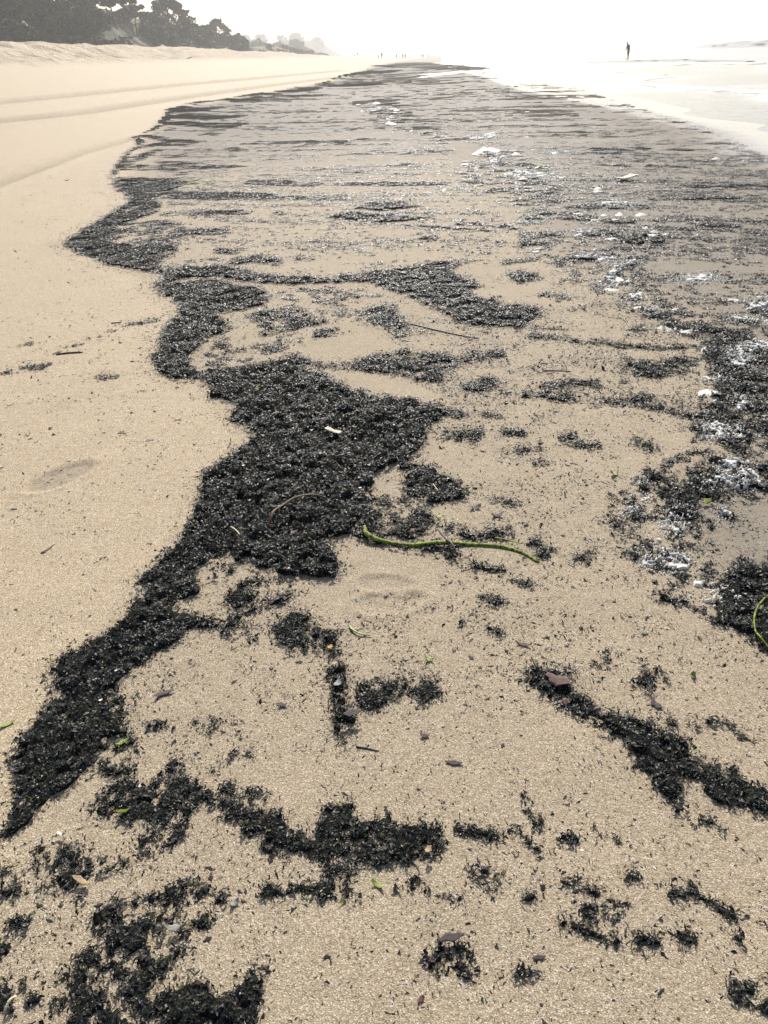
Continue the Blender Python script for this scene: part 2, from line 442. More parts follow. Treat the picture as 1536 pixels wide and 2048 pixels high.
# -- second line with foam on the right
FW = 'foam_wrack'
A(FW, .42, .005, [(905,330),(1000,300),(1075,345),(1180,420),(1310,470),(1290,560),(1420,640),(1560,670),(1560,900),(1420,930),(1380,880),(1400,780),(1360,670),(1200,590),(1040,500),(1040,430),(950,385)])
A(FW, .40, .005, [(1235,960),(1300,930),(1400,890),(1450,900),(1430,1010),(1420,1100),(1440,1200),(1300,1150),(1225,1090),(1205,1020)])
A(FW, .93, .018, [(1358,652),(1393,680),(1413,705),(1405,730),(1413,765),(1418,815),(1388,850),(1383,875),(1438,900),(1508,892),(1560,870),(1560,690),(1500,668),(1440,655),(1400,645)])
A(FW, .5, .01, [(1380,860),(1420,800),(1405,720),(1440,740),(1450,880),(1400,885)])
A(FW, .88, .02, [(1243,970),(1308,945),(1388,945),(1413,910),(1468,915),(1518,930),(1560,935),(1560,1005),(1468,1010),(1413,1000),(1398,1035),(1373,1065),(1333,1050),(1318,1010),(1288,985)])
A(FW, .68, .01, [(1215,1018),(1270,1000),(1305,1000),(1290,1040),(1290,1080),(1262,1098),(1225,1070)])
A(FW, .72, .012, [(1258,1095),(1300,1112),(1340,1095),(1368,1103),(1413,1068),(1410,1095),(1375,1108),(1395,1140),(1420,1160),(1358,1152),(1298,1140)])
A(FW, .35, .005, [(1300,1140),(1400,1150),(1420,1200),(1380,1190),(1310,1180)])
A(FW, .6, .012, [(1400,1225),(1425,1185),(1445,1150),(1470,1115),(1560,1100),(1560,1180),(1450,1260)])
A(FW, .96, .02, [(1436,1240),(1440,1195),(1452,1175),(1468,1140),(1493,1120),(1580,1118),(1580,1320),(1536,1308),(1493,1280),(1458,1250)])
A(FW, .8, .014, [(1428,1025),(1450,1020),(1488,1040),(1465,1046)])
A(FW, .85, .014, [(1205,575),(1250,597),(1290,620),(1330,640),(1370,655)], 26)
A(FW, .95, .02, [(1250,655),(1285,645),(1300,660),(1260,664)])
A(FW, .95, .016, [(1308,650),(1335,650),(1330,660)])
A(FW, .85, .02, [(1145,514),(1200,515),(1272,520),(1252,540),(1220,555),(1208,572)], 15)
A(FW, .95, .035, [(1255,487),(1275,470),(1305,466),(1345,474),(1332,490),(1295,496)])
A(FW, .85, .02, [(1043,490),(1080,482),(1118,474)], 17)
A(FW, .85, .02, [(1133,463),(1180,468),(1233,463)], 13)
A(FW, .92, .02, [(1048,436),(1110,434),(1178,438)], 12)
A(FW, .85, .02, [(1133,416),(1200,413),(1298,416)], 11)
A(FW, .75, .016, [(1203,443),(1318,446)], 8)
A(FW, .75, .016, [(1383,450),(1478,453)], 9)
A(FW, .72, .016, [(905,340),(960,300),(1040,300),(1075,345),(1130,380),(1140,420),(1060,430),(1000,400),(950,370)])
A(FW, .5, .016, [(720,235),(700,205),(800,190),(830,230),(900,270),(1000,275),(880,285)])
A(FW, .6, .012, [(1430,550),(1488,551)], 8)
A(FW, .8, .012, [(1483,565),(1560,568)], 7)
A(FW, .7, .012, [(1378,608),(1483,604)], 7)
A(FW, .75, .016, [(1405,630),(1460,627),(1500,640),(1560,645),(1560,660),(1470,650)])
A(FW, .72, .016, [(1480,600),(1560,590),(1560,640),(1500,632)])
# -- far field of thin streaks
A('streaks', .46, .010, [(760,131),(850,124),(1000,136),(950,160),(1100,190),(1180,250),(900,280),(600,300),(400,290),(300,270),(345,216),(484,191),(655,162)], noise='s')
A('streaks', .9, .03, [(765,130),(800,126),(850,124),(890,128),(1000,137),(960,142),(850,140)], noise='s')
A('streaks', .72, .02, [(660,162),(712,147),(850,140),(860,155),(760,168)], noise='s')
A('streaks', .36, .008, [(300,290),(400,286),(900,280),(905,340),(1000,420),(700,470),(400,440),(330,410)], noise='s')
A('streaks', .22, .006, [(330,440),(700,470),(1000,420),(1040,490),(1000,530),(640,545),(380,525),(330,500)], noise='s')
A('streaks', .38, .008, [(950,150),(1150,175),(1400,250),(1580,330),(1580,520),(1250,500),(1130,420),(1020,300),(900,280)], noise='s')
A('streaks', .22, .006, [(1150,500),(1580,500),(1580,620),(1450,650),(1280,600)], noise='s')
for d_, w_, p_ in [(.9,8,[(490,365),(560,367),(640,369)]), (.9,7,[(670,367),(768,369),(948,365)]), (.9,9,[(330,427),(500,424)]),
                   (.9,13,[(342,470),(395,464),(450,462)]), (.85,7,[(305,445),(370,452)]), (.95,10,[(430,500),(478,502)]),
                   (.92,13,[(462,526),(510,517),(560,524)]), (.85,7,[(592,516),(630,520)]), (.85,6,[(550,425),(610,430)]),
                   (.9,5,[(808,450),(978,462)]), (.92,8,[(913,447),(980,450),(1038,458)]), (.92,9,[(840,476),(872,477)]),
                   (.9,6,[(500,286),(640,284)]), (.9,5,[(518,271),(530,272)]), (.9,5,[(405,268),(440,269)]), (.9,5,[(455,297),(500,299)]),
                   (.9,6,[(610,287),(700,285)]), (.85,5,[(590,245),(600,246)]), (.85,4,[(460,246),(520,246)]),
                   (.9,4,[(700,205),(780,204)]), (.85,3,[(820,197),(960,199)]), (.85,4,[(880,300),(910,300)]), (.9,5,[(1050,232),(1160,229)]),
                   (.85,4,[(905,222),(1150,222)]), (.8,5,[(1180,300),(1300,296)]), (.8,5,[(1340,300),(1440,300)]), (.8,5,[(1200,330),(1400,335)]),
                   (.8,5,[(1350,375),(1536,372)]), (.8,5,[(1300,400),(1480,396)]), (.8,6,[(1500,448),(1560,446)])]:
    A('streaks', d_, .018, p_, w_)
A('streaks', .95, .03, [(705,417),(740,404),(790,402),(850,412),(800,418),(760,421)])
A('streaks', .97, .03, [(642,433),(700,427),(760,430),(858,437),(800,444),(740,446)])
# -- clumps that lie by themselves
A('flat dark seaweed patch ending in a point, below the foam arc', .97, .016, [(1003,546),(1045,545),(1080,549),(1090,562),(1050,571),(1020,560)])
A('thin dark seaweed sliver just above the flat pointed patch', .92, .012, [(1008,527),(1050,521),(1085,517)], 8)
A('short low seaweed streak right of the flat pointed patch', .75, .01, [(1110,566),(1178,560)], 8)
A('narrow dark seaweed lens under the short low streak', .92, .012, [(1078,590),(1105,592),(1135,596)], 9)
A('long thin dark seaweed line running towards the foamy wrack', .9, .012, [(1063,671),(1118,676),(1168,684),(1268,692),(1343,695),(1395,695)], 9)
A('faint seaweed streak just above the long thin line', .7, .008, [(1063,657),(1143,658)], 7)
A('rounded dark seaweed clump right of the middle arm', .88, .016, [(918,765),(950,752),(1005,755),(990,775),(960,785),(925,780)])
A('dark seaweed hook that thickens to the right, mid beach', .93, .014, [(993,781),(1048,787),(1088,780),(1138,787),(1145,807),(1113,802),(1060,796),(1000,790)])
A('loose seaweed band above the dark hook', .82, .01, [(1088,773),(1158,765),(1203,770)], 14)
A('small seaweed wisp at the end of the loose band', .6, .008, [(1203,760),(1258,765)], 7)
A('long seaweed arm that drops right into the foamy wrack', .9, .014, [(1178,812),(1210,798),(1262,792),(1290,786),(1318,800),(1288,812),(1363,805),(1368,820),(1405,838),(1388,848),(1333,826),(1268,818)])
A('dark seaweed wedge with blunt left end beside the foamy wrack', .92, .016, [(1236,729),(1265,720),(1315,725),(1380,713),(1412,718),(1395,730),(1365,735),(1400,745),(1345,750),(1310,758),(1262,750),(1245,742)])
A('slim seaweed dash above the round crab-like clump', .85, .01, [(963,829),(985,832),(1008,840)], 10)
A('oval dark seaweed clump with tail pointing to lower right', .9, .014, [(870,862),(905,857),(970,858),(972,880),(950,898),(930,890),(900,876)])
A('small dark oval of seaweed between two bigger clumps', .93, .012, [(1008,866),(1048,868)], 15)
A('dark seaweed clump with a long right end, mid beach', .9, .013, [(1113,872),(1140,868),(1165,882),(1208,888),(1200,900),(1150,898),(1120,886)])
A('loose seaweed oval just left of the foamy wrack', .85, .012, [(1253,879),(1270,874),(1310,890),(1318,905),(1280,903)])
A('ragged small clump below the dark oval of seaweed', .82, .01, [(1035,903),(1055,899),(1078,895)], 14)
A('tiny dense seaweed clump above the green curled scrap', .95, .012, [(1066,926),(1092,928)], 12)
A('seaweed tuft heaped against the green stalk', .85, .014, [(985,1060),(1003,1048),(1035,1065),(1030,1085),(985,1086),(940,1080),(900,1068),(910,1055),(950,1066)])
A('small seaweed mat over the middle of the green stalk', .8, .012, [(878,1052),(920,1050),(935,1062),(900,1068),(880,1062)])
A('seaweed knot below the middle of the green stalk', .85, .012, [(885,1098),(925,1100),(925,1125),(900,1125)])
A('seaweed tuft at the tip of the green stalk', .88, .014, [(1045,1080),(1080,1076),(1108,1102),(1100,1122),(1070,1112)])
A('thin seaweed string with a knot left of centre, below the green stalk', .75, .008, [(942,1128),(970,1138),(1008,1142)], 13)
A('three-legged dark seaweed clump right of the green stalk', .86, .013, [(1143,1133),(1150,1105),(1172,1100),(1195,1101),(1187,1118),(1165,1140)])
A('winged dark scrap cluster left of the foamy wrack', .7, .01, [(985,998),(1005,1000),(1030,1012)], 16)
A('ragged seaweed clump left of the double clump', .9, .012, [(1025,1162),(1042,1166),(1060,1170)], 14)
A('dark seaweed bar lying flat in the middle sand', .88, .012, [(963,1195),(985,1203),(1010,1208)], 17)
A('boot-shaped seaweed clump on the middle sand', .88, .012, [(925,1248),(932,1235),(950,1224)], 14)
A('dark seaweed lump under the boot-shaped clump', .85, .012, [(975,1258),(990,1262),(1000,1268)], 14)
A('dark seaweed finger reaching left from below the foam ring', .95, .018, [(1293,1190),(1328,1184),(1378,1195),(1423,1224),(1413,1237),(1358,1220)])
A('large dark seaweed bank running diagonally on the right sand', .96, .02, [(1038,1367),(1055,1345),(1078,1340),(1128,1327),(1155,1345),(1120,1358),(1148,1375),(1183,1400),(1203,1430),(1228,1430),(1250,1437),(1293,1440),(1333,1465),(1368,1475),(1385,1497),(1400,1522),(1440,1528),(1478,1535),(1484,1560),(1560,1578),(1560,1640),(1508,1625),(1468,1602),(1438,1615),(1413,1582),(1378,1570),(1373,1600),(1388,1645),(1358,1627),(1338,1597),(1303,1570),(1288,1552),(1256,1540),(1258,1510),(1243,1487),(1198,1462),(1148,1436),(1088,1396)])
A('seaweed crumbs trailing from the tip of the diagonal bank', .6, .008, [(1388,1645),(1420,1640),(1440,1665)], 14)
A('L-shaped seaweed clump above the diagonal bank', .78, .012, [(1240,1390),(1255,1365),(1275,1350),(1268,1325),(1283,1315),(1295,1345),(1315,1330),(1338,1340),(1332,1375),(1305,1372),(1290,1402),(1252,1396)])
A('small upright seaweed clump left of the L-shaped one', .9, .012, [(1216,1305),(1214,1320),(1212,1332)], 17)
A('thin seaweed twig touching the small upright clump', .85, .008, [(1165,1327),(1185,1330),(1208,1333)], 7)
A('pair of dark scraps above the diagonal bank', .7, .009, [(1335,1450),(1365,1447),(1390,1455)], 15)
A('seaweed tangle near the right edge, above the diagonal bank', .68, .01, [(1415,1446),(1455,1445),(1470,1460),(1487,1478)], 17)
A('thick upright bar of seaweed joined to the dark crossbar', .97, .02, [(653,1316),(674,1310),(696,1339),(703,1357),(697,1386),(709,1398),(713,1427),(721,1444),(698,1452),(700,1464),(686,1482),(672,1482),(668,1456),(664,1398),(660,1374),(651,1350)])
A('dark seaweed crossbar reaching right from the upright bar', .9, .016, [(706,1398),(715,1390),(713,1368),(721,1361),(754,1357),(787,1367),(803,1349),(813,1349),(812,1366),(834,1372),(848,1361),(875,1362),(876,1378),(891,1394),(869,1398),(854,1413),(834,1405),(803,1409),(776,1417),(744,1420),(709,1413)])
A('rounded seaweed mound at the top of the upright bar', .93, .018, [(535,1250),(570,1240),(580,1226),(610,1230),(645,1255),(675,1270),(672,1305),(655,1318),(645,1300),(615,1305),(585,1300),(550,1275)])
A('compact dark seaweed mound below the tide line mass', .96, .02, [(442,1190),(460,1172),(490,1172),(520,1192),(515,1205),(470,1216),(450,1205)])
A('ragged seaweed strip between the mass and the compact mound', .72, .01, [(465,1172),(500,1152),(545,1150),(595,1158),(590,1170),(530,1172)])
A('seaweed patch hanging in the bay under the tide line mass', .72, .01, [(412,1150),(440,1125),(470,1135),(460,1160),(420,1165)])
A('slanting seaweed finger that thins to the right', .9, .014, [(455,1250),(490,1230),(530,1210),(580,1193)], 20)
A('loose seaweed patch under the slanting finger', .6, .009, [(460,1262),(485,1258),(512,1266)], 26)
A('crumbly seaweed row right of the tide line arms', .72, .01, [(920,1660),(980,1675),(1030,1664)], 24)
A('small seaweed spur at the end of the crumbly row', .75, .01, [(1050,1680),(1068,1690),(1080,1702)], 18)
A('upright crumbly seaweed strip above the small spur', .74, .01, [(1048,1600),(1065,1625),(1080,1650)], 28)
A('round dark seaweed ball on the open sand, lower right', .95, .014, [(1128,1680),(1150,1676)], 30)
A('seaweed crumbs right of the round dark ball', .5, .008, [(1190,1662),(1225,1682)], 24)
A('broken seaweed patch below the crumbly row', .62, .009, [(925,1742),(960,1735),(1010,1735),(1030,1775),(985,1780),(940,1765)])
A('seaweed crumbs hanging under the widest arm', .62, .01, [(785,1790),(815,1755),(845,1748),(865,1790),(830,1800)])
A('short seaweed bar under the broken patch', .8, .009, [(890,1795),(922,1797)], 17)
A('small dark seaweed knot right of the short bar', .85, .01, [(1052,1796),(1070,1798)], 20)
A('tapering seaweed streak on the lower right sand', .86, .011, [(1128,1764),(1170,1776),(1205,1795),(1245,1806)], 22)
A('airy seaweed tuft below the tapering streak', .5, .008, [(1180,1825),(1215,1830)], 40)
A('club-shaped seaweed streak with thick left end', .92, .013, [(1120,1845),(1158,1858),(1200,1873),(1235,1886)], 20)
A('dense oval seaweed clump right of the club-shaped streak', .95, .013, [(1275,1880),(1310,1886)], 24)
A('small seaweed star above the oval clump', .8, .01, [(1255,1757),(1275,1752)], 20)
A('hooked seaweed chain near the lower right edge', .82, .011, [(1343,1787),(1383,1780),(1418,1800),(1450,1822),(1470,1845),(1482,1872),(1468,1892)], 26)
A('thin seaweed spur right of the hooked chain', .6, .008, [(1475,1828),(1520,1845)], 16)
A('loose seaweed ring left of the hooked chain', .55, .008, [(1358,1882),(1380,1876)], 32)
A('seaweed heap cut by the right edge, bottom', .75, .012, [(1453,1953),(1470,1960),(1500,1955),(1560,1935),(1560,2030),(1500,2012),(1470,2006),(1455,1985)])
A('seaweed cluster with a big flat blade, bottom middle', .72, .012, [(850,1908),(880,1890),(930,1884),(950,1910),(962,1950),(945,1962),(910,1955),(860,1940)])
A('compact square seaweed clump, bottom middle right', .95, .013, [(1020,1936),(1065,1936),(1082,1958),(1030,1960)])
A('round seaweed tuft at the left edge, low on the sand', .85, .011, [(28,1842),(55,1848)], 26)
A('seaweed tuft cut by the left edge', .85, .011, [(-20,1895),(15,1900)], 28)
A('seaweed scraps in a short row left of the upright bar', .65, .009, [(395,1440),(425,1445),(420,1460)], 22)
A('seaweed scraps forming a low arch above the near arms', .65, .009, [(295,1452),(320,1440),(352,1462),(300,1466)])
A('ragged seaweed patch beside the low arch', .55, .009, [(460,1450),(480,1440),(500,1450),(480,1475)])
A('bent seaweed strip above the near arms', .7, .009, [(425,1545),(435,1525),(450,1512),(500,1505)], 15)
A('row of tiny weed bits on the dry sand, left edge', .42, .006, [(-10,752),(40,742),(95,735)], 12)
A('small dark weed bits left of the bend, on dry sand', .6, .008, [(195,757),(222,756),(247,750)], 10)
A('thin curved row of weed crumbs on the dry sand', .3, .004, [(120,705),(200,672),(250,652),(310,640)], 10)
A('faint weed smudge high on the dry sand at left', .5, .006, [(40,695),(62,690)], 8)
# -- thin scatter between the clumps: rate of single scraps
SC = [(0.13, [(380,1180),(700,1180),(1300,1200),(1560,1330),(1560,1560),(1380,1480),(1200,1430),(1000,1350),(720,1480),(640,1500),(400,1560),(250,1550),(240,1450),(270,1340)]),
      (0.075, [(720,1300),(1030,1350),(1250,1520),(1400,1680),(1560,1700),(1560,2060),(560,2060),(700,1820),(900,1740),(900,1650),(720,1600),(600,1600)]),
      (0.13, [(0,1700),(200,1640),(500,1660),(640,1760),(560,1950),(440,1960),(0,1960)]),
      (0.10, [(880,1000),(960,990),(860,880),(900,800),(1240,880),(1300,1180),(880,1180)]),
      (0.2, [(640,610),(1080,660),(1400,700),(1400,860),(1240,880),(900,800),(820,760),(900,740)]),
      (0.10, [(1390,1070),(1430,1000),(1560,1000),(1560,1120),(1470,1140),(1400,1200)]),
      (0.2, [(1100,540),(1200,560),(1360,650),(1400,700),(1080,650),(1100,600)]),
      (0.022, [(-40,700),(320,560),(330,700),(420,790),(500,870),(380,1050),(280,1170),(-40,1420)]),
      (0.006, [(-40,300),(220,340),(120,490),(320,560),(-40,700)])]

def build_outlines():
    # a line's width is given as its height in the picture; on the beach that is a length along the sight line
    allp = []
    for p in PR:
        p['o'] = len(allp)
        allp += p['px']
        if p['w']:
            w = p['w'] * 0.5
            for x, y in p['px']: allp += [(x, y + w), (x, y - w), (x + w, y), (x - w, y)]
    G = cast_many(allp)
    for p in PR:
        n = len(p['px']); o = p['o']
        p['g'] = G[o:o + n]; m = 0
        if p['w']:
            q = G[o + n:o + 5 * n].reshape(n, 4, 2)
            p['gw'] = [(0.5 * np.hypot(*(c[0] - c[1])), 0.5 * np.hypot(*(c[2] - c[3]))) for c in q]
            m = max(max(w) for w in p['gw'])
        R = math.hypot(*p['g'].mean(0))
        p['r'] = R
        p['amp'] = 0.007 + 0.0042 * R
        g = p['g']
        if p['w']: size = 2.2 * min(min(w) for w in p['gw'])
        else: size = math.sqrt(abs(0.5 * np.sum(g[:, 0] * np.roll(g[:, 1], -1) - g[:, 1] * np.roll(g[:, 0], -1))))
        p['a'] = min(p['amp'] * 3.0, 0.40 * size)
        if R > 16 and p['owner'] == 'wrack': p['noise'] = 's'; p['d'] = min(p['d'] * 1.02, .97)
        pad = m + p['amp'] * 4
        p['bb'] = (p['g'].min(0) - pad, p['g'].max(0) + pad)

def in_poly(x, y, P):
    ins = np.zeros(len(x), bool)
    n = len(P)
    for i in range(n):
        x1, y1 = P[i]; x2, y2 = P[(i + 1) % n]
        c = (y1 > y) != (y2 > y)
        if abs(y2 - y1) < 1e-12: continue
        ins ^= c & (x < (x2 - x1) * (y - y1) / (y2 - y1) + x1)
    return ins

def in_line(x, y, P, ws):
    """inside a line whose half widths differ along and across the sight line"""
    ins = np.zeros(len(x), bool)
    for i in range(len(P) - 1):
        ax, ay = P[i]; bx, by = P[i + 1]
        wy, wx = 0.5 * (ws[i][0] + ws[i + 1][0]), 0.5 * (ws[i][1] + ws[i + 1][1])
        # scale so that the pen is round
        sx, sy = 1.0 / wx, 1.0 / wy
        X, Y, AX, AY, BX, BY = x * sx, y * sy, ax * sx, ay * sy, bx * sx, by * sy
        dx, dy = BX - AX, BY - AY
        t = np.clip(((X - AX) * dx + (Y - AY) * dy) / max(dx * dx + dy * dy, 1e-12), 0, 1)
        ins |= np.hypot(X - AX - t * dx, Y - AY - t * dy) < 1.0
    return ins

build_outlines()
SCG = [(r, cast_many(P)) for r, P in SC]

def weed_field(x, y):
    """for points of the beach: margin v (>0 covered), thickness, index of the patch"""
    x = np.asarray(x, float); y = np.asarray(y, float)
    n = len(x)
    v = np.full(n, -1.0); th = np.zeros(n); own = np.full(n, -1, int)
    near = np.zeros(n, bool)
    boxes = []
    for p in PR:
        lo, hi = p['bb']
        s = np.nonzero((x > lo[0]) & (x < hi[0]) & (y > lo[1]) & (y < hi[1]))[0]
        boxes.append(s); near[s] = True
    k = np.clip(np.hypot(x, y) / 2.5, 0.7, 40.0)       # coarser clumping where the beach is farther off
    wx = np.zeros(n); wy = np.zeros(n); q = near
    wx[q] = lod_noise(x[q] * 9, y[q] * 9, k[q], 51, 3, 0.65) - 0.5
    wy[q] = lod_noise(x[q] * 9, y[q] * 9, k[q], 57, 3, 0.65) - 0.5
    w2 = np.zeros(n); w2[q] = lod_noise(x[q] * 40, y[q] * 40, k[q], 53, 2, 0.7) - 0.5
    feath = np.ones(n)
    inside = np.zeros(n, bool); hits = []
    for i, p in enumerate(PR):
        s = boxes[i]
        if not len(s): hits.append(s); continue
        a = p['a']
        xx, yy = x[s] + wx[s] * a, y[s] + wy[s] * a
        ins = in_line(xx, yy, p['g'], p['gw']) if p['w'] else in_poly(xx, yy, p['g'])
        # a second, wider-swinging test thins the rim
        xs2, ys2 = x[s] + wy[s] * a * 2.2 + w2[s] * a * 1.6, y[s] - wx[s] * a * 2.2 + w2[s] * a * 1.6
        core = in_line(xs2, ys2, p['g'], p['gw']) if p['w'] else in_poly(xs2, ys2, p['g'])
        p['core'] = core[ins]
        hits.append(s[ins]); inside[s[ins]] = True
    q = np.nonzero(inside)[0]
    uc = np.ones(n); us = np.ones(n)
    u1 = uniform(lod_noise(x[q] * 26, y[q] * 26, k[q], 31, 3, 0.6), 0.5, 0.125)
    u2 = uniform(lod_noise(x[q] * 110, y[q] * 110, k[q], 37, 2), 0.5, 0.18)
    uc[q] = uniform(0.72 * u1 + 0.28 * u2, 0.5, 0.225)
    # streaks: long across the shore, short along it
    ca, sa = math.cos(-0.28), math.sin(-0.28)
    xr = x[q] * ca + y[q] * sa; yr = -x[q] * sa + y[q] * ca
    ks = np.clip(np.hypot(x[q], y[q]) / 20.0, 0.45, 10.0)
    u = 0.34 * lod_noise(xr * 0.45, yr * 2.4, ks, 41, 2) + 0.66 * lod_noise(xr * 4.5, yr * 14, ks, 45, 3, 0.9)
    us[q] = uniform(u, 0.5, 0.085)
    for i, p in enumerate(PR):
        s = hits[i]
        if not len(s): continue
        vv = p['d'] * np.where(p['core'], 1.0, 0.62) - (us[s] if p['noise'] == 's' else uc[s])
        b = vv > v[s]
        v[s[b]] = vv[b]; th[s[b]] = p['th']; own[s[b]] = i
    return v, th, own

def weed_height(v, th, x, y):
    k = np.clip(np.hypot(x, y) / 3.0, 0.7, 6.0)
    lump = 0.35 + 0.9 * lod_noise(x * 16, y * 16, k, 61, 2)
    return np.where(v > 0, 0.0015 + th * np.interp(np.hypot(x, y), [1.0, 2.6], [0.62, 1.0]) * sstep(0, 0.45, v) * lump, 0.0)

# ------------------------------------------------------------------ beach sheet
def tide_curve(pts):
    g = cast_many(pts); o = np.argsort(g[:, 1]); return g[o, 1], g[o, 0]
T1 = tide_curve([(0,1665),(82,1347),(275,1155),(385,1030),(475,900),(417,795),(295,715),(345,600),(125,490),(235,415),(220,370),(270,272),(345,216),(484,191),(655,162),(748,131)])
T2 = tide_curve([(1600,1420),(1423,1240),(1300,1150),(1220,1020),(1400,900),(1420,760),(1358,650),(1205,575),(1050,490),(1000,400),(905,340),(720,220),(850,140)])
T3 = tide_curve([(1600,300),(1536,262),(1300,212),(1100,178),(1000,152),(900,132)])

def wet_and_rut_shade(x, y):
    wob = 0.05 * (vnoise(x * 5, y * 5, 71) - 0.5)
    x1 = np.interp(y, *T1); x2 = np.interp(y, *T2); x3 = np.interp(y, *T3)
    s = np.clip(np.hypot(x, y) / 6, 0.6, 6)
    w = (0.26 + 0.34 * sstep(9, 24, y)) * sstep(x1 - 0.02, x1 + 0.25 * s, x + wob)
    w = np.maximum(w, 0.62 * sstep(x2 - 0.25 * s, x2 + 0.7 * s, x + wob))
    w = np.maximum(w, 1.0 * sstep(x3 - 3.2, x3 - 0.2, x + wob))
    # ruts darkened in colour, standing in for their weak shade; damp sand in the footprint
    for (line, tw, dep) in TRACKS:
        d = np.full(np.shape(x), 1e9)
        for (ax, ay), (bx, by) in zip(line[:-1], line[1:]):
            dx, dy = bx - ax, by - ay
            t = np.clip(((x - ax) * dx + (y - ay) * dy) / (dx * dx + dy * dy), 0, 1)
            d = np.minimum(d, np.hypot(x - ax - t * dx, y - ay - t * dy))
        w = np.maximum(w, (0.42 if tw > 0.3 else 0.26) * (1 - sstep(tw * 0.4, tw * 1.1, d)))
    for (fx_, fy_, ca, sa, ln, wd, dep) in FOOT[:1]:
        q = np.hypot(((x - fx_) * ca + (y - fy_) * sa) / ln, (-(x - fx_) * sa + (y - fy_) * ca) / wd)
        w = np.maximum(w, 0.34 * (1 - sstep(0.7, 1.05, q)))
    return np.clip(w, 0, 1)

def silt(x, y):
    """share of ground-up weed worked into the sand seaward of the tide line"""
    x1 = np.interp(y, *T1); x2 = np.interp(y, *T2); x3 = np.interp(y, *T3)
    n = fbm(x * 0.7, y * 2.2, 66, 3)
    a = sstep(x1, x1 + 0.8, x) * (0.62 * sstep(9, 24, y) * (1 - sstep(150, 240, y))) * (0.6 + 0.8 * n)
    b = sstep(x2 - 0.2, x2 + 0.5, x) * np.interp(y, [4, 9], [0.12, 0.34]) * (1 - sstep(150, 240, y)) * (0.6 + 0.8 * n)
    return np.clip(np.maximum(a, b) * (1 - 0.6 * sstep(x3 - 1.5, x3 + 0.5, x)), 0, 0.8)

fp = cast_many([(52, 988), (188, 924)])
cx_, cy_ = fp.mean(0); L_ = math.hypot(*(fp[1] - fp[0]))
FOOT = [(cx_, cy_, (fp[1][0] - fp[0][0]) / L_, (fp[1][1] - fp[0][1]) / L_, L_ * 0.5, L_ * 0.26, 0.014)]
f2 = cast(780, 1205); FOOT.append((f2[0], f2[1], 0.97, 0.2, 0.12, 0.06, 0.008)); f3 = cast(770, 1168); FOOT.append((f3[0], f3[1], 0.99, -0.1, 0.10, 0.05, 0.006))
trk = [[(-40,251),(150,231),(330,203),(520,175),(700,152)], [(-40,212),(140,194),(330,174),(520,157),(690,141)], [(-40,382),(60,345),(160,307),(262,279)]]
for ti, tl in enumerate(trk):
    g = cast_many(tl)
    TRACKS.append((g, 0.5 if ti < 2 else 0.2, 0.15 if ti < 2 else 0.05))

rr = [0.22]
while rr[-1] < 3000:
    q = rr[-1]; rr.append(q * (1.0062 if q < 6 else 1.009 if q < 120 else 1.0125 if q < 350 else 1.06))
rr = np.array(rr)
fine = np.arange(-math.radians(58), math.radians(58), 0.0066)
coarse = np.linspace(math.radians(58), math.radians(302), 26)
th_ = np.concatenate([fine, coarse])[:-1]
RR, TT = np.meshgrid(rr, th_, indexing='ij')
BX, BY = RR * np.sin(TT), RR * np.cos(TT)
BZ = ground_h(BX.ravel(), BY.ravel()).reshape(BX.shape)
nr, nt = BX.shape
idx = np.arange(nr * nt).reshape(nr, nt)
nx = np.roll(idx, -1, axis=1)
F = np.stack([idx[:-1], idx[1:], nx[1:], nx[:-1]], -1).reshape(-1, 4)[:, ::-1]
V = np.stack([BX.ravel(), BY.ravel(), BZ.ravel()], 1)
V = np.vstack([V, [[0, 0, float(ground_h(0., 0.))]]])
wet = wet_and_rut_shade(V[:, 0], V[:, 1])
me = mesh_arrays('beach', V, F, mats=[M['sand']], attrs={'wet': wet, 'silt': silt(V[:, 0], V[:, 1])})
beach = tag(link('beach', me), 'pale sand beach with damp grey sand towards the sea', kind='structure')
# cap under the camera
ring = idx[0]
tri = np.stack([ring, np.roll(ring, -1), np.full(nt, nr * nt)], 1)
cap = mesh_arrays('beach_cap', V[np.concatenate([ring, [nr * nt]])], np.stack([np.arange(nt), (np.arange(nt) + 1) % nt, np.full(nt, nt)], 1)[:, ::-1], mats=[M['sand']], attrs={'wet': wet[np.concatenate([ring, [nr * nt]])]})
link('sand_underfoot', cap, beach)

# ------------------------------------------------------------------ seaweed: a polar survey grid carries the cover, scraps are strewn on it
STEP = 0.0046
gr = 0.62 * np.exp(STEP * np.arange(int(math.log(230 / 0.62) / STEP)))
gt = np.arange(-math.radians(50), math.radians(46), STEP)
GR, GT = np.meshgrid(gr, gt, indexing='ij')
ok = ~((GR > 2.4) & (np.abs(GT + 0.05) > math.radians(38)))
GX, GY = GR * np.sin(GT), GR * np.cos(GT)
GV = np.full(GX.shape, -1.0); GTH = np.zeros(GX.shape); GO = np.full(GX.shape, -1)
GV[ok], GTH[ok], GO[ok] = weed_field(GX[ok], GY[ok])
GH = np.zeros(GX.shape)
cv = GV > 0
GH[cv] = weed_height(GV[cv], GTH[cv], GX[cv], GY[cv])
GZ = ground_h(GX.ravel(), GY.ravel()).reshape(GX.shape)

def owner_key(i):
    return PR[i]['owner']
KEYS = sorted(set(p['owner'] for p in PR))
KI = {k: i for i, k in enumerate(KEYS)}
prim_key = np.array([KI[p['owner']] for p in PR])
GK = np.where(GO >= 0, prim_key[np.maximum(GO, 0)], -1)

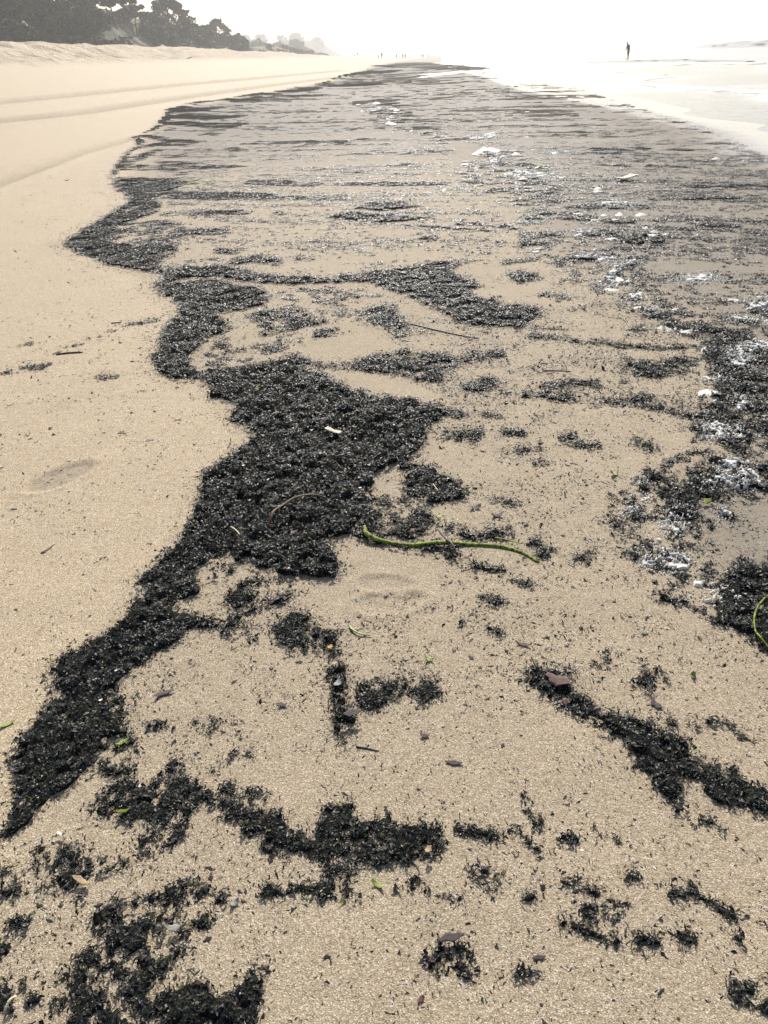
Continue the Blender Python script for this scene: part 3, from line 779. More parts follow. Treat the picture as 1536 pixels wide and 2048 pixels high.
def palette(n, kind, rng):
    """colours of single scraps: black-green, olive, brown, a few pale or bright ones"""
    u = rng.random(n); g = rng.random(n)
    c = np.empty((n, 3))
    b = 0.006 + 0.016 * g ** 1.6
    c[:] = b[:, None] * np.array([0.92, 1.05, 0.98])
    def put(m, lo, hi):
        t = rng.random(m.sum())[:, None]; c[m] = np.array(lo) * (1 - t) + np.array(hi) * t
    if kind == 'foam':
        cuts = (.78, .86, .90, .92, .985, .99)
    elif kind == 'brown':
        cuts = (.50, .72, .90, .93, .975, .985)
    else:
        cuts = (.80, .885, .94, .955, .984, .992)
    put((u > cuts[0]) & (u <= cuts[1]), (0.018, 0.022, 0.010), (0.045, 0.05, 0.018))
    put((u > cuts[1]) & (u <= cuts[2]), (0.030, 0.018, 0.012), (0.075, 0.045, 0.028))
    put((u > cuts[2]) & (u <= cuts[3]), (0.04, 0.035, 0.04), (0.09, 0.08, 0.085))
    put((u > cuts[3]) & (u <= cuts[4]), (0.30, 0.27, 0.19), (0.62, 0.56, 0.42) if kind != 'foam' else (0.75, 0.75, 0.70))
    put((u > cuts[4]) & (u <= cuts[5]), (0.07, 0.10, 0.012), (0.16, 0.22, 0.02))
    put(u > cuts[5], (0.5, 0.48, 0.42), (0.7, 0.68, 0.6))
    return c

def flakes(x, y, z, L, tilt, kind, rng):
    """curled scraps, 6 points and 2 quads each -> V, F, colours"""
    n = len(x)
    t = np.array([-1.0, 0.0, 1.0])
    pal = palette(n, kind, rng)
    asp = rng.uniform(0.18, 0.62, n)
    fib = rng.random(n) < 0.2
    asp = np.where(fib, asp * 0.28, asp)
    L = np.where(fib, L * 1.7, L) * np.where(pal.max(1) > 0.15, 0.55, 1.0)
    wd = np.stack([rng.uniform(0.15, 0.9, n), np.ones(n), rng.uniform(0.15, 0.9, n)], 1) * (asp * L * 0.5)[:, None]
    sk = rng.normal(0, 0.22, (n, 3)) * L[:, None] * 0.5
    curl = rng.normal(0, 0.2, n) * L
    twist = rng.normal(0, 0.35, (n, 3))
    P = np.zeros((n, 3, 2, 3))
    for j in range(3):
        for s, sg in ((0, -1.0), (1, 1.0)):
            P[:, j, s, 0] = t[j] * L * 0.5 + rng.normal(0, 0.07, n) * L
            P[:, j, s, 1] = sk[:, j] + sg * wd[:, j] * np.cos(twist[:, j])
            P[:, j, s, 2] = curl * (t[j] ** 2 - 0.4) + sg * wd[:, j] * np.sin(twist[:, j])
    a, b, c = rng.uniform(0, 2 * np.pi, n), rng.normal(0, 1, n) * tilt, rng.normal(0, 1, n) * tilt
    def rot(A, ang, i, k):
        ca, sa = np.cos(ang)[:, None, None], np.sin(ang)[:, None, None]
        u, w = A[..., i].copy(), A[..., k].copy()
        A[..., i] = ca * u - sa * w; A[..., k] = sa * u + ca * w
    rot(P, b, 0, 2); rot(P, c, 1, 2); rot(P, a, 0, 1)
    P[..., 2] *= np.clip(1.15 - np.hypot(x, y) / 16, 0.25, 1)[:, None, None]
    P[..., 2] -= P[..., 2].min(axis=(1, 2))[:, None, None] * 0.75
    P[..., 0] += x[:, None, None]; P[..., 1] += y[:, None, None]; P[..., 2] += z[:, None, None]
    base = np.arange(n)[:, None] * 6
    F = np.concatenate([base + np.array([0, 2, 3, 1]), base + np.array([2, 4, 5, 3])], 1).reshape(-1, 4)
    C = np.repeat(pal, 6, axis=0)
    return P.reshape(-1, 3), F, C

def strew(rate_fn, size_fn, m):
    """random points in the covered cells m: count from rate per m2"""
    i, j = np.nonzero(m)
    r = gr[i]
    area = (r * STEP) ** 2
    lam = rate_fn(r) * area
    cnt = RNG.poisson(lam)
    i, j, = np.repeat(i, cnt), np.repeat(j, cnt)
    r = gr[i] * np.exp(RNG.uniform(-0.6, 0.6, len(i)) * STEP)
    t = gt[j] + RNG.uniform(-0.6, 0.6, len(i)) * STEP
    L = size_fn(r) * np.minimum(np.exp(RNG.normal(0, 0.42, len(i))), 1.9)
    return i, j, r * np.sin(t), r * np.cos(t), L

flake_len = lambda r: 0.0088 * np.clip(r / 2.0, 0.7, 40) ** 0.42
def flake_rate(r):
    return np.clip(1.25 - r / 22.0, 0.25, 1.0) * 0.85 / (0.27 * flake_len(r) ** 2)
spill = cv.copy()
fi, fj, fx, fy, fL = strew(lambda r: np.where(r < 22, flake_rate(r), 0.5 * flake_rate(r)), flake_len, spill & (GR < 45))
# a fringe of scraps beside the covered ground
edge = (~cv) & (np.roll(cv, 2, 0) | np.roll(cv, -2, 0) | np.roll(cv, 2, 1) | np.roll(cv, -2, 1) | np.roll(cv, 5, 1) | np.roll(cv, -5, 1) | np.roll(cv, 5, 0))
ei, ej, ex, ey, eL = strew(lambda r: 0.14 * flake_rate(r), lambda r: flake_len(r) * 0.75, edge & (GR < 20) & ok)
GKe = GK.copy()
for sh, ax in ((2, 0), (-2, 0), (2, 1), (-2, 1), (5, 1), (-5, 1), (5, 0)):
    rk = np.roll(GK * cv + -1 * (~cv), sh, ax)
    GKe = np.where((GKe < 0) & (rk >= 0), rk, GKe)
GKe = np.where(cv, GK, np.where(edge, np.where(GKe >= 0, GKe, KI['wrack']), -1))
fi = np.concatenate([fi, ei]); fj = np.concatenate([fj, ej]); fx = np.concatenate([fx, ex]); fy = np.concatenate([fy, ey]); fL = np.concatenate([fL, eL])
fz = GZ[fi, fj] + GH[fi, fj] * RNG.uniform(0.75, 1.12, len(fi)) - 0.0005
fk = GKe[fi, fj]
brown_p = [i for i, p in enumerate(PR) if p['px'][0] == (735, 995)][0]
fkind = np.where(fk == KI['foam_wrack'], 1, np.where(GO[fi, fj] == brown_p, 2, 0))

# the felted bed under the scraps
cell = cv[:-1, :-1] & cv[1:, :-1] & cv[1:, 1:] & cv[:-1, 1:]
gidx = np.arange(GX.size).reshape(GX.shape)
cq = np.stack([gidx[:-1, :-1], gidx[:-1, 1:], gidx[1:, 1:], gidx[1:, :-1]], -1)[cell]
ck = GK[:-1, :-1][cell]
MZ = (GZ + GH * (0.8 + 0.35 * RNG.random(GX.shape))).ravel()
inner = np.zeros(GX.size, int); np.add.at(inner, cq.ravel(), 1)
MZ = np.where(inner < 4, GZ.ravel() - 0.001, MZ) + 0.00035 * np.maximum(GR.ravel() - 5, 0)
GXr, GYr = GX.ravel(), GY.ravel()
bed_col = palette(GX.size, 'bed', RNG) 
bed_col = np.minimum(bed_col, 0.03)
# far off the cover is a thin felt with sand grains in it
thinf = (0.15 + 0.5 * vnoise(GXr * 3, GYr * 6, 88)) * sstep(9, 26, GR.ravel()) * (0.05 + 0.95 * (GK.ravel() == KI['streaks']))
bed_col = bed_col * (1 - thinf[:, None]) + thinf[:, None] * np.array([0.17, 0.15, 0.12])

for key in KEYS:
    k = KI[key]
    q = cq[ck == k]
    parts_v, parts_f, parts_c, off = [], [], [], 0
    if len(q):
        uq, inv = np.unique(q.ravel(), return_inverse=True)
        parts_v.append(np.stack([GXr[uq], GYr[uq], MZ[uq]], 1)); parts_f.append(inv.reshape(-1, 4)); parts_c.append(bed_col[uq]); off = len(uq)
    for kd, kn in ((0, 'plain'), (1, 'foam'), (2, 'brown')):
        s = (fk == k) & (fkind == kd)
        if not s.any(): continue
        v_, f_, c_ = flakes(fx[s], fy[s], fz[s], fL[s], np.interp(np.hypot(fx[s], fy[s]), [2, 9, 20], [0.25, 0.17, 0.08]), kn, RNG)
        parts_v.append(v_); parts_f.append(f_ + off); parts_c.append(c_); off += len(v_)
    if not parts_v: continue
    V = np.vstack(parts_v); F = np.vstack(parts_f); Cc = np.vstack(parts_c)
    name = {'wrack': 'seaweed_tide_line', 'foam_wrack': 'foamy_seaweed_line', 'streaks': 'seaweed_streaks'}.get(key, 'seaweed_clump')
    org = np.array([V[:, 0].mean(), V[:, 1].mean(), V[:, 2].min()]) if name == 'seaweed_clump' else np.zeros(3)
    o = link(name, mesh_arrays(name, V - org, F, Cc, smooth=True, mats=[M['weed'], M['bed']], mat_idx=np.arange(len(F)) < len(q)))
    o.location = org
    if name == 'seaweed_clump': tag(o, key, 'seaweed', 'seaweed clumps lying apart on the sand', 'stuff' if max(p['d'] for p in PR if p['owner'] == key) < .8 else None)
    else: tag(o, {'wrack': 'thick black seaweed tide line winding along the dry sand', 'foam_wrack': 'seaweed line mixed with white sea foam on the right',
                  'streaks': 'thin dark seaweed streaks across the far wet sand'}[key], 'seaweed', kind='stuff')

# ------------------------------------------------------------------ loose scraps between the clumps
def ribbon_mesh(name, n, prof, thick, bend, rag, seed, mats, m=5):
    """irregular blade with thickness: n steps long, m across; unit length along x"""
    rg = np.random.default_rng(seed)
    t = np.linspace(-0.5, 0.5, n); s = np.linspace(-1, 1, m)
    w = np.array([prof(q) for q in t]) * (1 + rag * rg.normal(0, 1, n))
    wb = np.array([prof(q) for q in t]) * (1 + rag * rg.normal(0, 1, n))
    off = np.cumsum(rg.normal(0, 0.02, n))
    top = np.zeros((n, m, 3))
    for i in range(n):
        for j in range(m):
            ww = w[i] if s[j] > 0 else wb[i]
            top[i, j] = (t[i], off[i] + s[j] * ww, bend * (t[i] ** 2 * 4 - 0.3) + 0.25 * ww * s[j] ** 2 * math.sin(7 * t[i] + seed) + rg.normal(0, 0.006))
    bot = top.copy(); bot[..., 2] -= thick
    V = np.concatenate([top.reshape(-1, 3), bot.reshape(-1, 3)])
    V[:, 2] -= V[:, 2].min()
    N = n * m; F = []
    for i in range(n - 1):
        for j in range(m - 1):
            a = i * m + j; F.append((a, a + m, a + m + 1, a + 1)); F.append((a + N, a + 1 + N, a + m + 1 + N, a + m + N))
    for i in range(n - 1):
        for j in (0, m - 1):
            a, b = i * m + j, (i + 1) * m + j
            F.append((a, a + N, b + N, b) if j == 0 else (a, b, b + N, a + N))
    for j in range(m - 1):
        for i in (0, n - 1):
            a, b = i * m + j, i * m + j + 1
            F.append((a, b, b + N, a + N) if i == 0 else (a, a + N, b + N, b))
    return mesh_arrays(name, V, np.array(F), None, True, mats)

scrap_mat = [mat_plain('dark_seaweed_blade', (0.009, 0.011, 0.010), 0.5, 0.4, 200, 0.22), mat_plain('brown_black_blade', (0.015, 0.011, 0.010), 0.5, 0.4, 200, 0.22)]
BLADES = [ribbon_mesh('scrap_blade', 6, (lambda t, a=a, b=b: a * max(1 - abs(2 * t) ** b, 0.12)), 0.014, random.uniform(-0.1, 0.25), 0.5, 40 + i, [scrap_mat[i % 2]], 4)
          for i, (a, b) in enumerate([(0.12, 2), (0.16, 3), (0.2, 2), (0.09, 4), (0.15, 1.5), (0.22, 3), (0.07, 3), (0.14, 2.5)])]
LX, LY, LL, LW = [], [], [], []
GKF = GK.copy()
for rate, P in SCG:
    lo, hi = P.min(0), P.max(0)
    ar = (hi[0] - lo[0]) * (hi[1] - lo[1])
    n = int(min(rate * 130000 * ar, 400000))
    x = RNG.uniform(lo[0], hi[0], n); y = RNG.uniform(lo[1], hi[1], n)
    r = np.hypot(x, y)
    keep = in_poly(x, y, P) & (RNG.random(n) < np.clip((1.6 / np.maximum(r, 0.5)) ** 0.85, 0, 1))
    x, y, r = x[keep], y[keep], r[keep]
    u = uniform(lod_noise(x * 14, y * 14, np.clip(r / 2.0, .7, 30), 81, 2), 0.5, 0.13)
    keep = RNG.random(len(x)) < (0.18 + 1.1 * (1 - u) ** 2.2)
    x, y, r = x[keep], y[keep], r[keep]
    L = 0.0043 * np.clip(r / 1.8, 0.8, 20) ** 0.55 * np.exp(RNG.normal(0, 0.55, len(x)))
    LW.append(np.full(len(x), len(LW))); LX.append(x); LY.append(y); LL.append(np.minimum(L, 0.017 * np.clip(r / 2, 1, 2.5)))
lx, ly, lL = np.concatenate(LX), np.concatenate(LY), np.concatenate(LL)
lw = np.concatenate(LW)
lz = ground_h(lx, ly)
app = lL / np.hypot(lx, ly) ** 1.0
order = np.argsort(-app)
big, rest = order[:230], order[230:]
v_, f_, c_ = flakes(lx[rest], ly[rest], lz[rest], lL[rest], 0.22, 'plain', RNG)
o = link('seaweed_crumbs', mesh_arrays('seaweed_crumbs', v_, f_, c_, mats=[M['weed']]))
tag(o, 'countless small dark seaweed crumbs scattered over the sand', 'seaweed', kind='stuff')
for i in big:
    o = link('seaweed_scrap', BLADES[int(RNG.integers(len(BLADES)))])
    s = float(lL[i]) * 1.25
    o.location = (lx[i], ly[i], lz[i] - 0.0004)
    o.rotation_euler = (RNG.normal(0, .16), RNG.normal(0, .16), RNG.uniform(0, 6.28))
    o.scale = (s, s * RNG.uniform(.8, 1.3), s)
    where = ['on the middle sand around the upright seaweed bar', 'on the open near sand at lower right', 'between the near seaweed arms at lower left', 'on the sand right of the black mass',
             'on the sand between the middle arms', 'on the damp sand by the foam nets', 'on the sand left of the foam arc', 'on the dry sand left of the tide line', 'on the far dry sand'][int(lw[i])]
    tag(o, 'single dark seaweed scrap lying loose ' + where, 'seaweed scrap', 'loose scraps ' + where)

print('flakes', len(fx), 'crumbs', len(lx), 'bed', len(cq))

# ------------------------------------------------------------------ sea foam on the wrack
def weed_top(x, y):
    """top of sand or seaweed bed at points"""
    r = np.hypot(x, y); t = np.arctan2(x, y)
    i = np.clip(np.round(np.log(np.maximum(r, 0.62) / 0.62) / STEP).astype(int), 0, len(gr) - 1)
    j = np.clip(np.round((t - gt[0]) / STEP).astype(int), 0, len(gt) - 1)
    return GZ[i, j] + GH[i, j]

def foam_mesh(px, hole, cover, hgt, seed, thin=1.0):
    """bubbly net: ridges between hole cells; px outline, hole = spacing of the bubbles in m"""
    rg = np.random.default_rng(seed)
    P = cast_many(px)
    lo, hi = P.min(0), P.max(0)
    c = max(hole / 11.0, 0.0007 * math.hypot(*P.mean(0)))
    hole = max(hole * .95, 5 * c)
    xs = np.arange(lo[0] - c, hi[0] + c, c); ys = np.arange(lo[1] - c, hi[1] + c, c)
    X, Y = np.meshgrid(xs, ys, indexing='ij')
    x, y = X.ravel(), Y.ravel()
    nb = max(int((hi[0] - lo[0]) * (hi[1] - lo[1]) / hole ** 2 * 0.9), 4)
    nb = min(nb, 420)
    S = np.stack([rg.uniform(lo[0], hi[0], nb), rg.uniform(lo[1], hi[1], nb)], 1)
    wgt = rg.uniform(0, 0.35, nb) * hole
    d = np.hypot(x[:, None] - S[:, 0] + 0.4 * hole * (vnoise(x / hole * 1.5, y / hole * 1.5, seed) - .5)[:, None], y[:, None] - S[:, 1]) - wgt
    d = np.sort(d, 1)
    e = (d[:, 1] - d[:, 0]) / hole
    wob = hole * 1.5
    ins = in_poly(x + wob * (fbm(x / hole * .7, y / hole * .7, seed + 3, 2) - .5), y + wob * (fbm(x / hole * .7, y / hole * .7, seed + 5, 2) - .5), P)
    solid = fbm(x / hole * 0.35, y / hole * 0.35, seed + 7, 2)
    w = 0.12 + 0.22 * vnoise(x / hole * 2.2, y / hole * 2.2, seed + 17) * thin + 0.4 * np.clip(solid - 0.58, 0, 1)
    val = (w - e) / np.maximum(w, 1e-3)
    keep = ins & (val > 0) & (fbm(x / hole * .5, y / hole * .5, seed + 11, 2) < 0.30 + cover * 0.6)
    K = keep.reshape(X.shape)
    cell = K[:-1, :-1] & K[1:, :-1] & K[1:, 1:] & K[:-1, 1:]
    if not cell.any(): return None
    gi = np.arange(X.size).reshape(X.shape)
    q = np.stack([gi[:-1, :-1], gi[1:, :-1], gi[1:, 1:], gi[:-1, 1:]], -1)[cell]
    uq, inv = np.unique(q.ravel(), return_inverse=True)
    cnt = np.bincount(inv)
    base = weed_top(x[uq], y[uq]) + 0.005
    z = np.where(cnt < 4, base - 0.004, base + hgt * (0.5 + 0.6 * np.sqrt(np.clip(val[uq], 0, 1))) * (0.95 + 0.1 * rg.random(len(uq))))
    V = np.stack([x[uq], y[uq], z], 1)
    F = inv.reshape(-1, 4)
    # single bubbles and dabs around and on the net
    R = math.hypot(*P.mean(0))
    nb = int(min(420, 9 * (hi[0] - lo[0]) * (hi[1] - lo[1]) / (hole * hole)))
    bx = rg.uniform(lo[0] - hole, hi[0] + hole, nb * 2); by = rg.uniform(lo[1] - hole, hi[1] + hole, nb * 2)
    wv = hole * 4
    k_ = in_poly(bx + wv * (rg.random(nb * 2) - .5), by + wv * (rg.random(nb * 2) - .5), P)
    bx, by = bx[k_][:nb], by[k_][:nb]; n_ = len(bx)
    if n_:
        br = np.maximum(hole * rg.uniform(0.05, 0.17, n_), 0.0005 * R)
        bz = weed_top(bx, by) + 0.003
        sq = np.array([[-1, -1], [1, -1], [1, 1], [-1, 1]]) * 0.72
        B = np.zeros((n_, 8, 3))
        B[:, :4, :2] = sq[None] * br[:, None, None]; B[:, 4:, :2] = sq[None] * br[:, None, None] * 0.6
        B[:, 4:, 2] = br[:, None] * 0.8; B[:, :4, 2] = -0.002
        B[..., 0] += bx[:, None]; B[..., 1] += by[:, None]; B[..., 2] += bz[:, None]
        bo = len(V) + np.arange(n_)[:, None, None] * 8
        bf = (np.array([[4, 5, 6, 7], [0, 1, 5, 4], [1, 2, 6, 5], [2, 3, 7, 6], [3, 0, 4, 7]])[None] + bo).reshape(-1, 4)
        V = np.vstack([V, B.reshape(-1, 3)]); F = np.vstack([F, bf])
    org = np.array([V[:, 0].mean(), V[:, 1].mean(), V[:, 2].min()])
    return V - org, F, org

FOAM = [('largest white foam net with dark bubbles, on the foamy seaweed line', [(1385,980),(1420,958),(1445,930),(1470,914),(1500,932),(1525,965),(1505,988),(1470,985),(1440,975),(1400,990)], .030, .95),
        ('white foam net with big dark holes at the lower tip of seaweed', [(1310,1045),(1338,1028),(1368,1038),(1378,1058),(1352,1074),(1320,1064)], .032, 1.0),
        ('lacy white foam net above the ringed foam patch', [(1280,1112),(1330,1096),(1370,1110),(1392,1136),(1340,1142),(1293,1136)], .030, .95),
        ('white foam patch around one big round dark hole', [(1392,1165),(1420,1153),(1447,1162),(1443,1192),(1412,1207),(1392,1192)], .042, 1.0),
        ('small foam dab at the left point of the foamy seaweed', [(1255,968),(1278,958),(1300,965),(1272,975)], .022, .7),
        ('small foam cap on a seaweed knot beside bare sand', [(1268,998),(1285,988),(1305,995),(1300,1006),(1280,1006)], .022, .85),
        ('thin foam streak on loose seaweed left of the foam nets', [(1232,1028),(1268,1012),(1278,1028),(1245,1038)], .022, .7),
        ('foam cap on the lone seaweed knot right of the nets', [(1426,1034),(1445,1020),(1470,1034),(1445,1044)], .022, .75),
        ('tiny foam dab on the sand between two foam nets', [(1305,1085),(1325,1076),(1332,1085),(1315,1088)], .02, .8),
        ('broad foam drift at the right edge of the seaweed line', [(1470,700),(1500,682),(1560,678),(1560,705),(1510,705),(1485,722)], .04, .8),
        ('foam heap left of the broad drift at the right edge', [(1448,712),(1480,700),(1505,718),(1490,738),(1462,735)], .035, .8),
        ('low foam dab halfway down the foamy seaweed line', [(1395,755),(1425,748),(1450,755),(1420,765)], .03, .7),
        ('foam dab above the green smear on the foamy seaweed', [(1465,805),(1490,798),(1505,812),(1480,822)], .03, .75),
        ('scattered foam on the lower end of the foamy seaweed line', [(1395,865),(1430,850),(1480,860),(1470,880),(1420,885)], .03, .5),
        ('upper foam drift cut by the right edge', [(1490,612),(1515,597),(1560,592),(1560,618),(1510,622)], .05, .85),
        ('second foam drift under the upper one at the right edge', [(1450,640),(1490,634),(1560,640),(1560,650),(1480,648)], .045, .7),
        ('long low foam streak on wet sand above the foamy seaweed', [(1340,565),(1380,553),(1425,546),(1445,560),(1380,569)], .05, .85),
        ('oval foam raft just left of the long low streak', [(1250,596),(1275,588),(1298,594),(1285,602),(1262,603)], .05, .95),
        ('foam raft below the oval one', [(1276,616),(1300,608),(1322,616),(1305,628),(1285,626)], .05, .75),
        ('foam arc over the hooked seaweed, upper right', [(1140,516),(1190,508),(1240,518),(1275,524),(1245,545),(1205,578),(1200,560),(1232,532),(1180,524)], .06, .75),
        ('bright foam mass at the foot of the hooked seaweed', [(1203,566),(1240,556),(1250,570),(1225,582),(1205,582)], .06, .9),
        ('short foam line under the upper seaweed streak', [(1045,507),(1065,500),(1090,500),(1080,509)], .06, .9),
        ('foam cap on the domed seaweed streak', [(1138,470),(1165,460),(1198,462),(1190,472)], .06, .8),
        ('foam tongue at the left tip of a dark streak', [(1030,447),(1055,438),(1090,446),(1070,451)], .07, .9),
        ('foam on the long dark seaweed streak, right', [(1190,412),(1240,406),(1300,410),(1260,418),(1200,418)], .08, .6),
        ('bright foam sheet around the green weed blade', [(1000,350),(1050,338),(1110,348),(1150,358),(1080,362),(1020,358)], .09, .85),
        ('lone foam patch right of the green weed blade', [(1080,306),(1105,297),(1138,303),(1110,309)], .10, .95),
        ('foam crest at the far bend of the seaweed line', [(930,278),(965,268),(1000,264),(995,274),(955,280)], .12, .9),
        ('foam ridge left of the lone foam patch', [(960,325),(990,310),(1012,312),(1000,324),(975,330)], .10, .8),
        ('small far foam patch in the seaweed streaks', [(735,218),(760,213),(770,219),(745,223)], .18, .9),
        ('far foam patch beside the smallest one', [(765,236),(785,230),(790,236),(775,240)], .18, .9)]
for i, (lab, px, hole, cov) in enumerate(FOAM):
    r_ = foam_mesh(px, hole, cov, min(0.10 * hole, 0.005), 100 + i * 13)
    if r_ is None: continue
    o = link('foam_patch', mesh_arrays('foam_patch', r_[0], r_[1], mats=[M['foam']])); o.location = r_[2]
    tag(o, lab, 'foam', 'foam patches along the second seaweed line')

# specks of foam strewn along the second line and on the wet sand beyond
fl = []
for px, thr in [([(905,340),(960,295),(1040,300),(1075,345),(1150,390),(1140,425),(1060,430),(1000,400),(950,370)], .42), ([(690,205),(780,195),(830,235),(900,275),(1000,275),(880,290),(740,240)], .3),
                ([(1000,285),(1560,300),(1560,470),(1300,430),(1150,400)], .10), ([(1130,420),(1300,400),(1360,480),(1100,500)], .34), ([(1360,600),(1560,580),(1560,660),(1400,660)], .32),
                ([(1383,700),(1430,650),(1560,660),(1560,880),(1400,890)], .3), ([(1180,560),(1260,560),(1400,640),(1380,690),(1280,640)], .34), ([(960,150),(1150,180),(1400,260),(1000,280)], .05)]:
    P = cast_many(px)
    q = in_poly(GX.ravel(), GY.ravel(), P).reshape(GX.shape) & (GR > 3)
    i, j = np.nonzero(q)
    x, y = GX[i, j], GY[i, j]
    k = np.clip(GR[i, j] / 9.0, .25, 12)
    ca, sa = math.cos(-0.28), math.sin(-0.28)
    u = uniform(0.42 * lod_noise((x * ca + y * sa) * 1.1, (-x * sa + y * ca) * 3, k, 91, 2) + 0.58 * lod_noise((x * ca + y * sa) * 20, (-x * sa + y * ca) * 44, k, 95, 2, 0.8), 0.5, 0.095)
    hit = u < thr
    m = np.zeros(GX.shape, bool); m[i[hit], j[hit]] = True
    fl.append(m)
m = np.any(fl, axis=0)
cell = m[:-1, :-1] & m[1:, :-1] & m[1:, 1:] & m[:-1, 1:]
q = np.stack([gidx[:-1, :-1], gidx[:-1, 1:], gidx[1:, 1:], gidx[1:, :-1]], -1)[cell]
uq, inv = np.unique(q.ravel(), return_inverse=True)
cnt = np.bincount(inv)
bz = (GZ + GH).ravel()[uq]
z = np.where(cnt < 4, bz - 0.001, bz + np.clip(0.0035 * np.hypot(GXr[uq], GYr[uq]) * .5, .006, .05) * (0.5 + RNG.random(len(uq))))
o = link('foam_flecks', mesh_arrays('foam_flecks', np.stack([GXr[uq], GYr[uq], z], 1), inv.reshape(-1, 4), mats=[M['foam']]))
tag(o, 'small white foam flecks strewn over the wet seaweed', 'foam', kind='stuff')

# ------------------------------------------------------------------ things lying on the beach
def on_beach(px, py, lift=0.0):
    g = cast_many([(px, py)])
    return Vector((g[0, 0], g[0, 1], float(weed_top(g[:, 0], g[:, 1])[0]) + lift))

def tube_arrays(pts, rad, seg=8, flat=1.0):
    """closed tube through points (n,3) with radii; flat < 1 squashes it"""
    P = np.asarray(pts, float); n = len(P)
    T = np.gradient(P, axis=0); T /= np.linalg.norm(T, axis=1)[:, None]
    up = np.array([0, 0, 1.0])
    S = np.cross(T, up); S /= np.maximum(np.linalg.norm(S, axis=1)[:, None], 1e-6)
    U = np.cross(S, T)
    a = np.arange(seg) / seg * 2 * np.pi
    V = P[:, None, :] + np.asarray(rad)[:, None, None] * (np.cos(a)[None, :, None] * S[:, None, :] + flat * np.sin(a)[None, :, None] * U[:, None, :])
    V = V.reshape(-1, 3); F = []
    for i in range(n - 1):
        for j in range(seg):
            k = (j + 1) % seg
            F.append((i * seg + j, i * seg + k, (i + 1) * seg + k, (i + 1) * seg + j))
    V = np.vstack([V, P[:1], P[-1:]])
    for j in range(0, seg, 2):
        F.append((n * seg, (j + 2) % seg, (j + 1) % seg, j))
        b = (n - 1) * seg
        F.append((n * seg + 1, b + j, b + (j + 1) % seg, b + (j + 2) % seg))
    return V, np.array(F)

def smooth_line(P, n):
    """Catmull-Rom through points"""
    P = np.asarray(P, float); P = np.vstack([2 * P[0] - P[1], P, 2 * P[-1] - P[-2]])
    out = []
    m = len(P) - 3
    for q in np.linspace(0, m - 1e-6, n):
        i = int(q); t = q - i
        a, b, c, d = P[i:i + 4]
        out.append(0.5 * ((2 * b) + (c - a) * t + (2 * a - 5 * b + 4 * c - d) * t * t + (3 * b - a - 3 * c + d) * t ** 3))
    return np.array(out)

def strand(name, label, cat, px, rad, mat, lift=0.003, flat=0.7, n=36, arch=0.0, taper=0.5, group=None, wob=0.1):
    P = np.array([on_beach(x, y, lift) for x, y in px])
    Q = smooth_line(P, n)
    t = np.linspace(0, 1, n)
    Q[:, 2] += arch * np.sin(np.pi * t) + rad * 0.6
    R = rad * (1 - (1 - taper) * t) * (1 + wob * np.sin(t * 23 + len(name)))
    R[0] *= 0.6; R[-1] *= 0.35
    org = np.array([Q[:, 0].mean(), Q[:, 1].mean(), Q[:, 2].min() - rad])
    V, F = tube_arrays(Q - org, R, 8, flat)
    o = link(name, mesh_arrays(name, V, F, mats=[mat])); o.location = org
    return tag(o, label, cat, group)

G_ST = 'strands and sticks on the beach'
k_ = strand('kelp_stalk', 'long green kelp stalk curving across the sand beside the black mass', 'kelp', [(730,1062),(735,1078),(765,1087),(820,1092),(880,1091),(940,1090),(1000,1094),(1045,1106),(1078,1125)], .0105, M['kelp'], -.005, .7, 60, .003, .7)
strand('kelp_strip', 'brown kelp strip arching over the black seaweed mass', 'kelp', [(541,1068),(548,1050),(566,1030),(595,1014),(630,1005),(655,1002)], .0075, M['brown_kelp'], .003, .5, 40, .008, .6)
strand('kelp_strand', 'thin green stem curving down at the right edge', 'kelp', [(1545,1188),(1520,1212),(1507,1240),(1508,1270),(1520,1290),(1545,1312)], .0032, M['kelp'], .006, .9, 40, .01, .9)
strand('twig', 'dark twig crossing the green kelp stalk', 'twig', [(876,1068),(892,1088),(905,1104),(915,1118)], .004, M['stick'], .016, .9, 14, .004, .6)
strand('stick', 'straight dark stick on the dry sand left of the tide line', 'stick', [(113,712),(140,709),(167,707)], .0065, M['stick'], 0.0, .9, 10, 0, .85)
strand('stick', 'short dark stick on dry sand above the straight stick', 'stick', [(222,647),(243,645)], .005, M['stick'], 0.0, .9, 8, 0, .85)
strand('stick', 'thin dark stick just right of the upright seaweed bar', 'stick', [(712,1494),(735,1498),(757,1503)], .0028, M['stick'], 0, .9, 10, 0, .6)
strand('stick', 'forked black stick end rising from the diagonal seaweed bank', 'stick', [(1075,1352),(1068,1340),(1062,1322)], .0055, M['stick'], .012, .9, 10, .0, .5)
strand('twig', 'thin dark twig on the dry sand left of the mass', 'twig', [(82,1106),(95,1100),(110,1088)], .0022, M['stick'], 0, .9, 10, .002, .6)
strand('grass_stem', 'pale dry stem on the black mass near its lower edge', 'stem', [(465,1074),(476,1082),(484,1091)], .0032, M['straw'], .012, .8, 10, .002, .7)
strand('grass_stem', 'pale thin stem on the small dark arm of the mass', 'stem', [(867,980),(872,988),(877,996)], .0022, M['straw'], .012, .8, 8, .002, .7)
strand('grass_stem', 'pale stem at the bottom left corner', 'stem', [(12,2030),(26,2010),(38,1998)], .0032, M['straw'], .008, .8, 10, .002, .6)
strand('weed_strand', 'thin dark weed strand on the sand, upper middle', 'weed strand', [(820,648),(870,660),(920,670),(958,676)], .006, M['stick'], 0, .8, 24, 0, .6)
strand('weed_strand', 'short branched dark strand right of the loose band', 'weed strand', [(1085,742),(1110,741),(1142,742)], .005, M['stick'], 0, .8, 16, 0, .5)
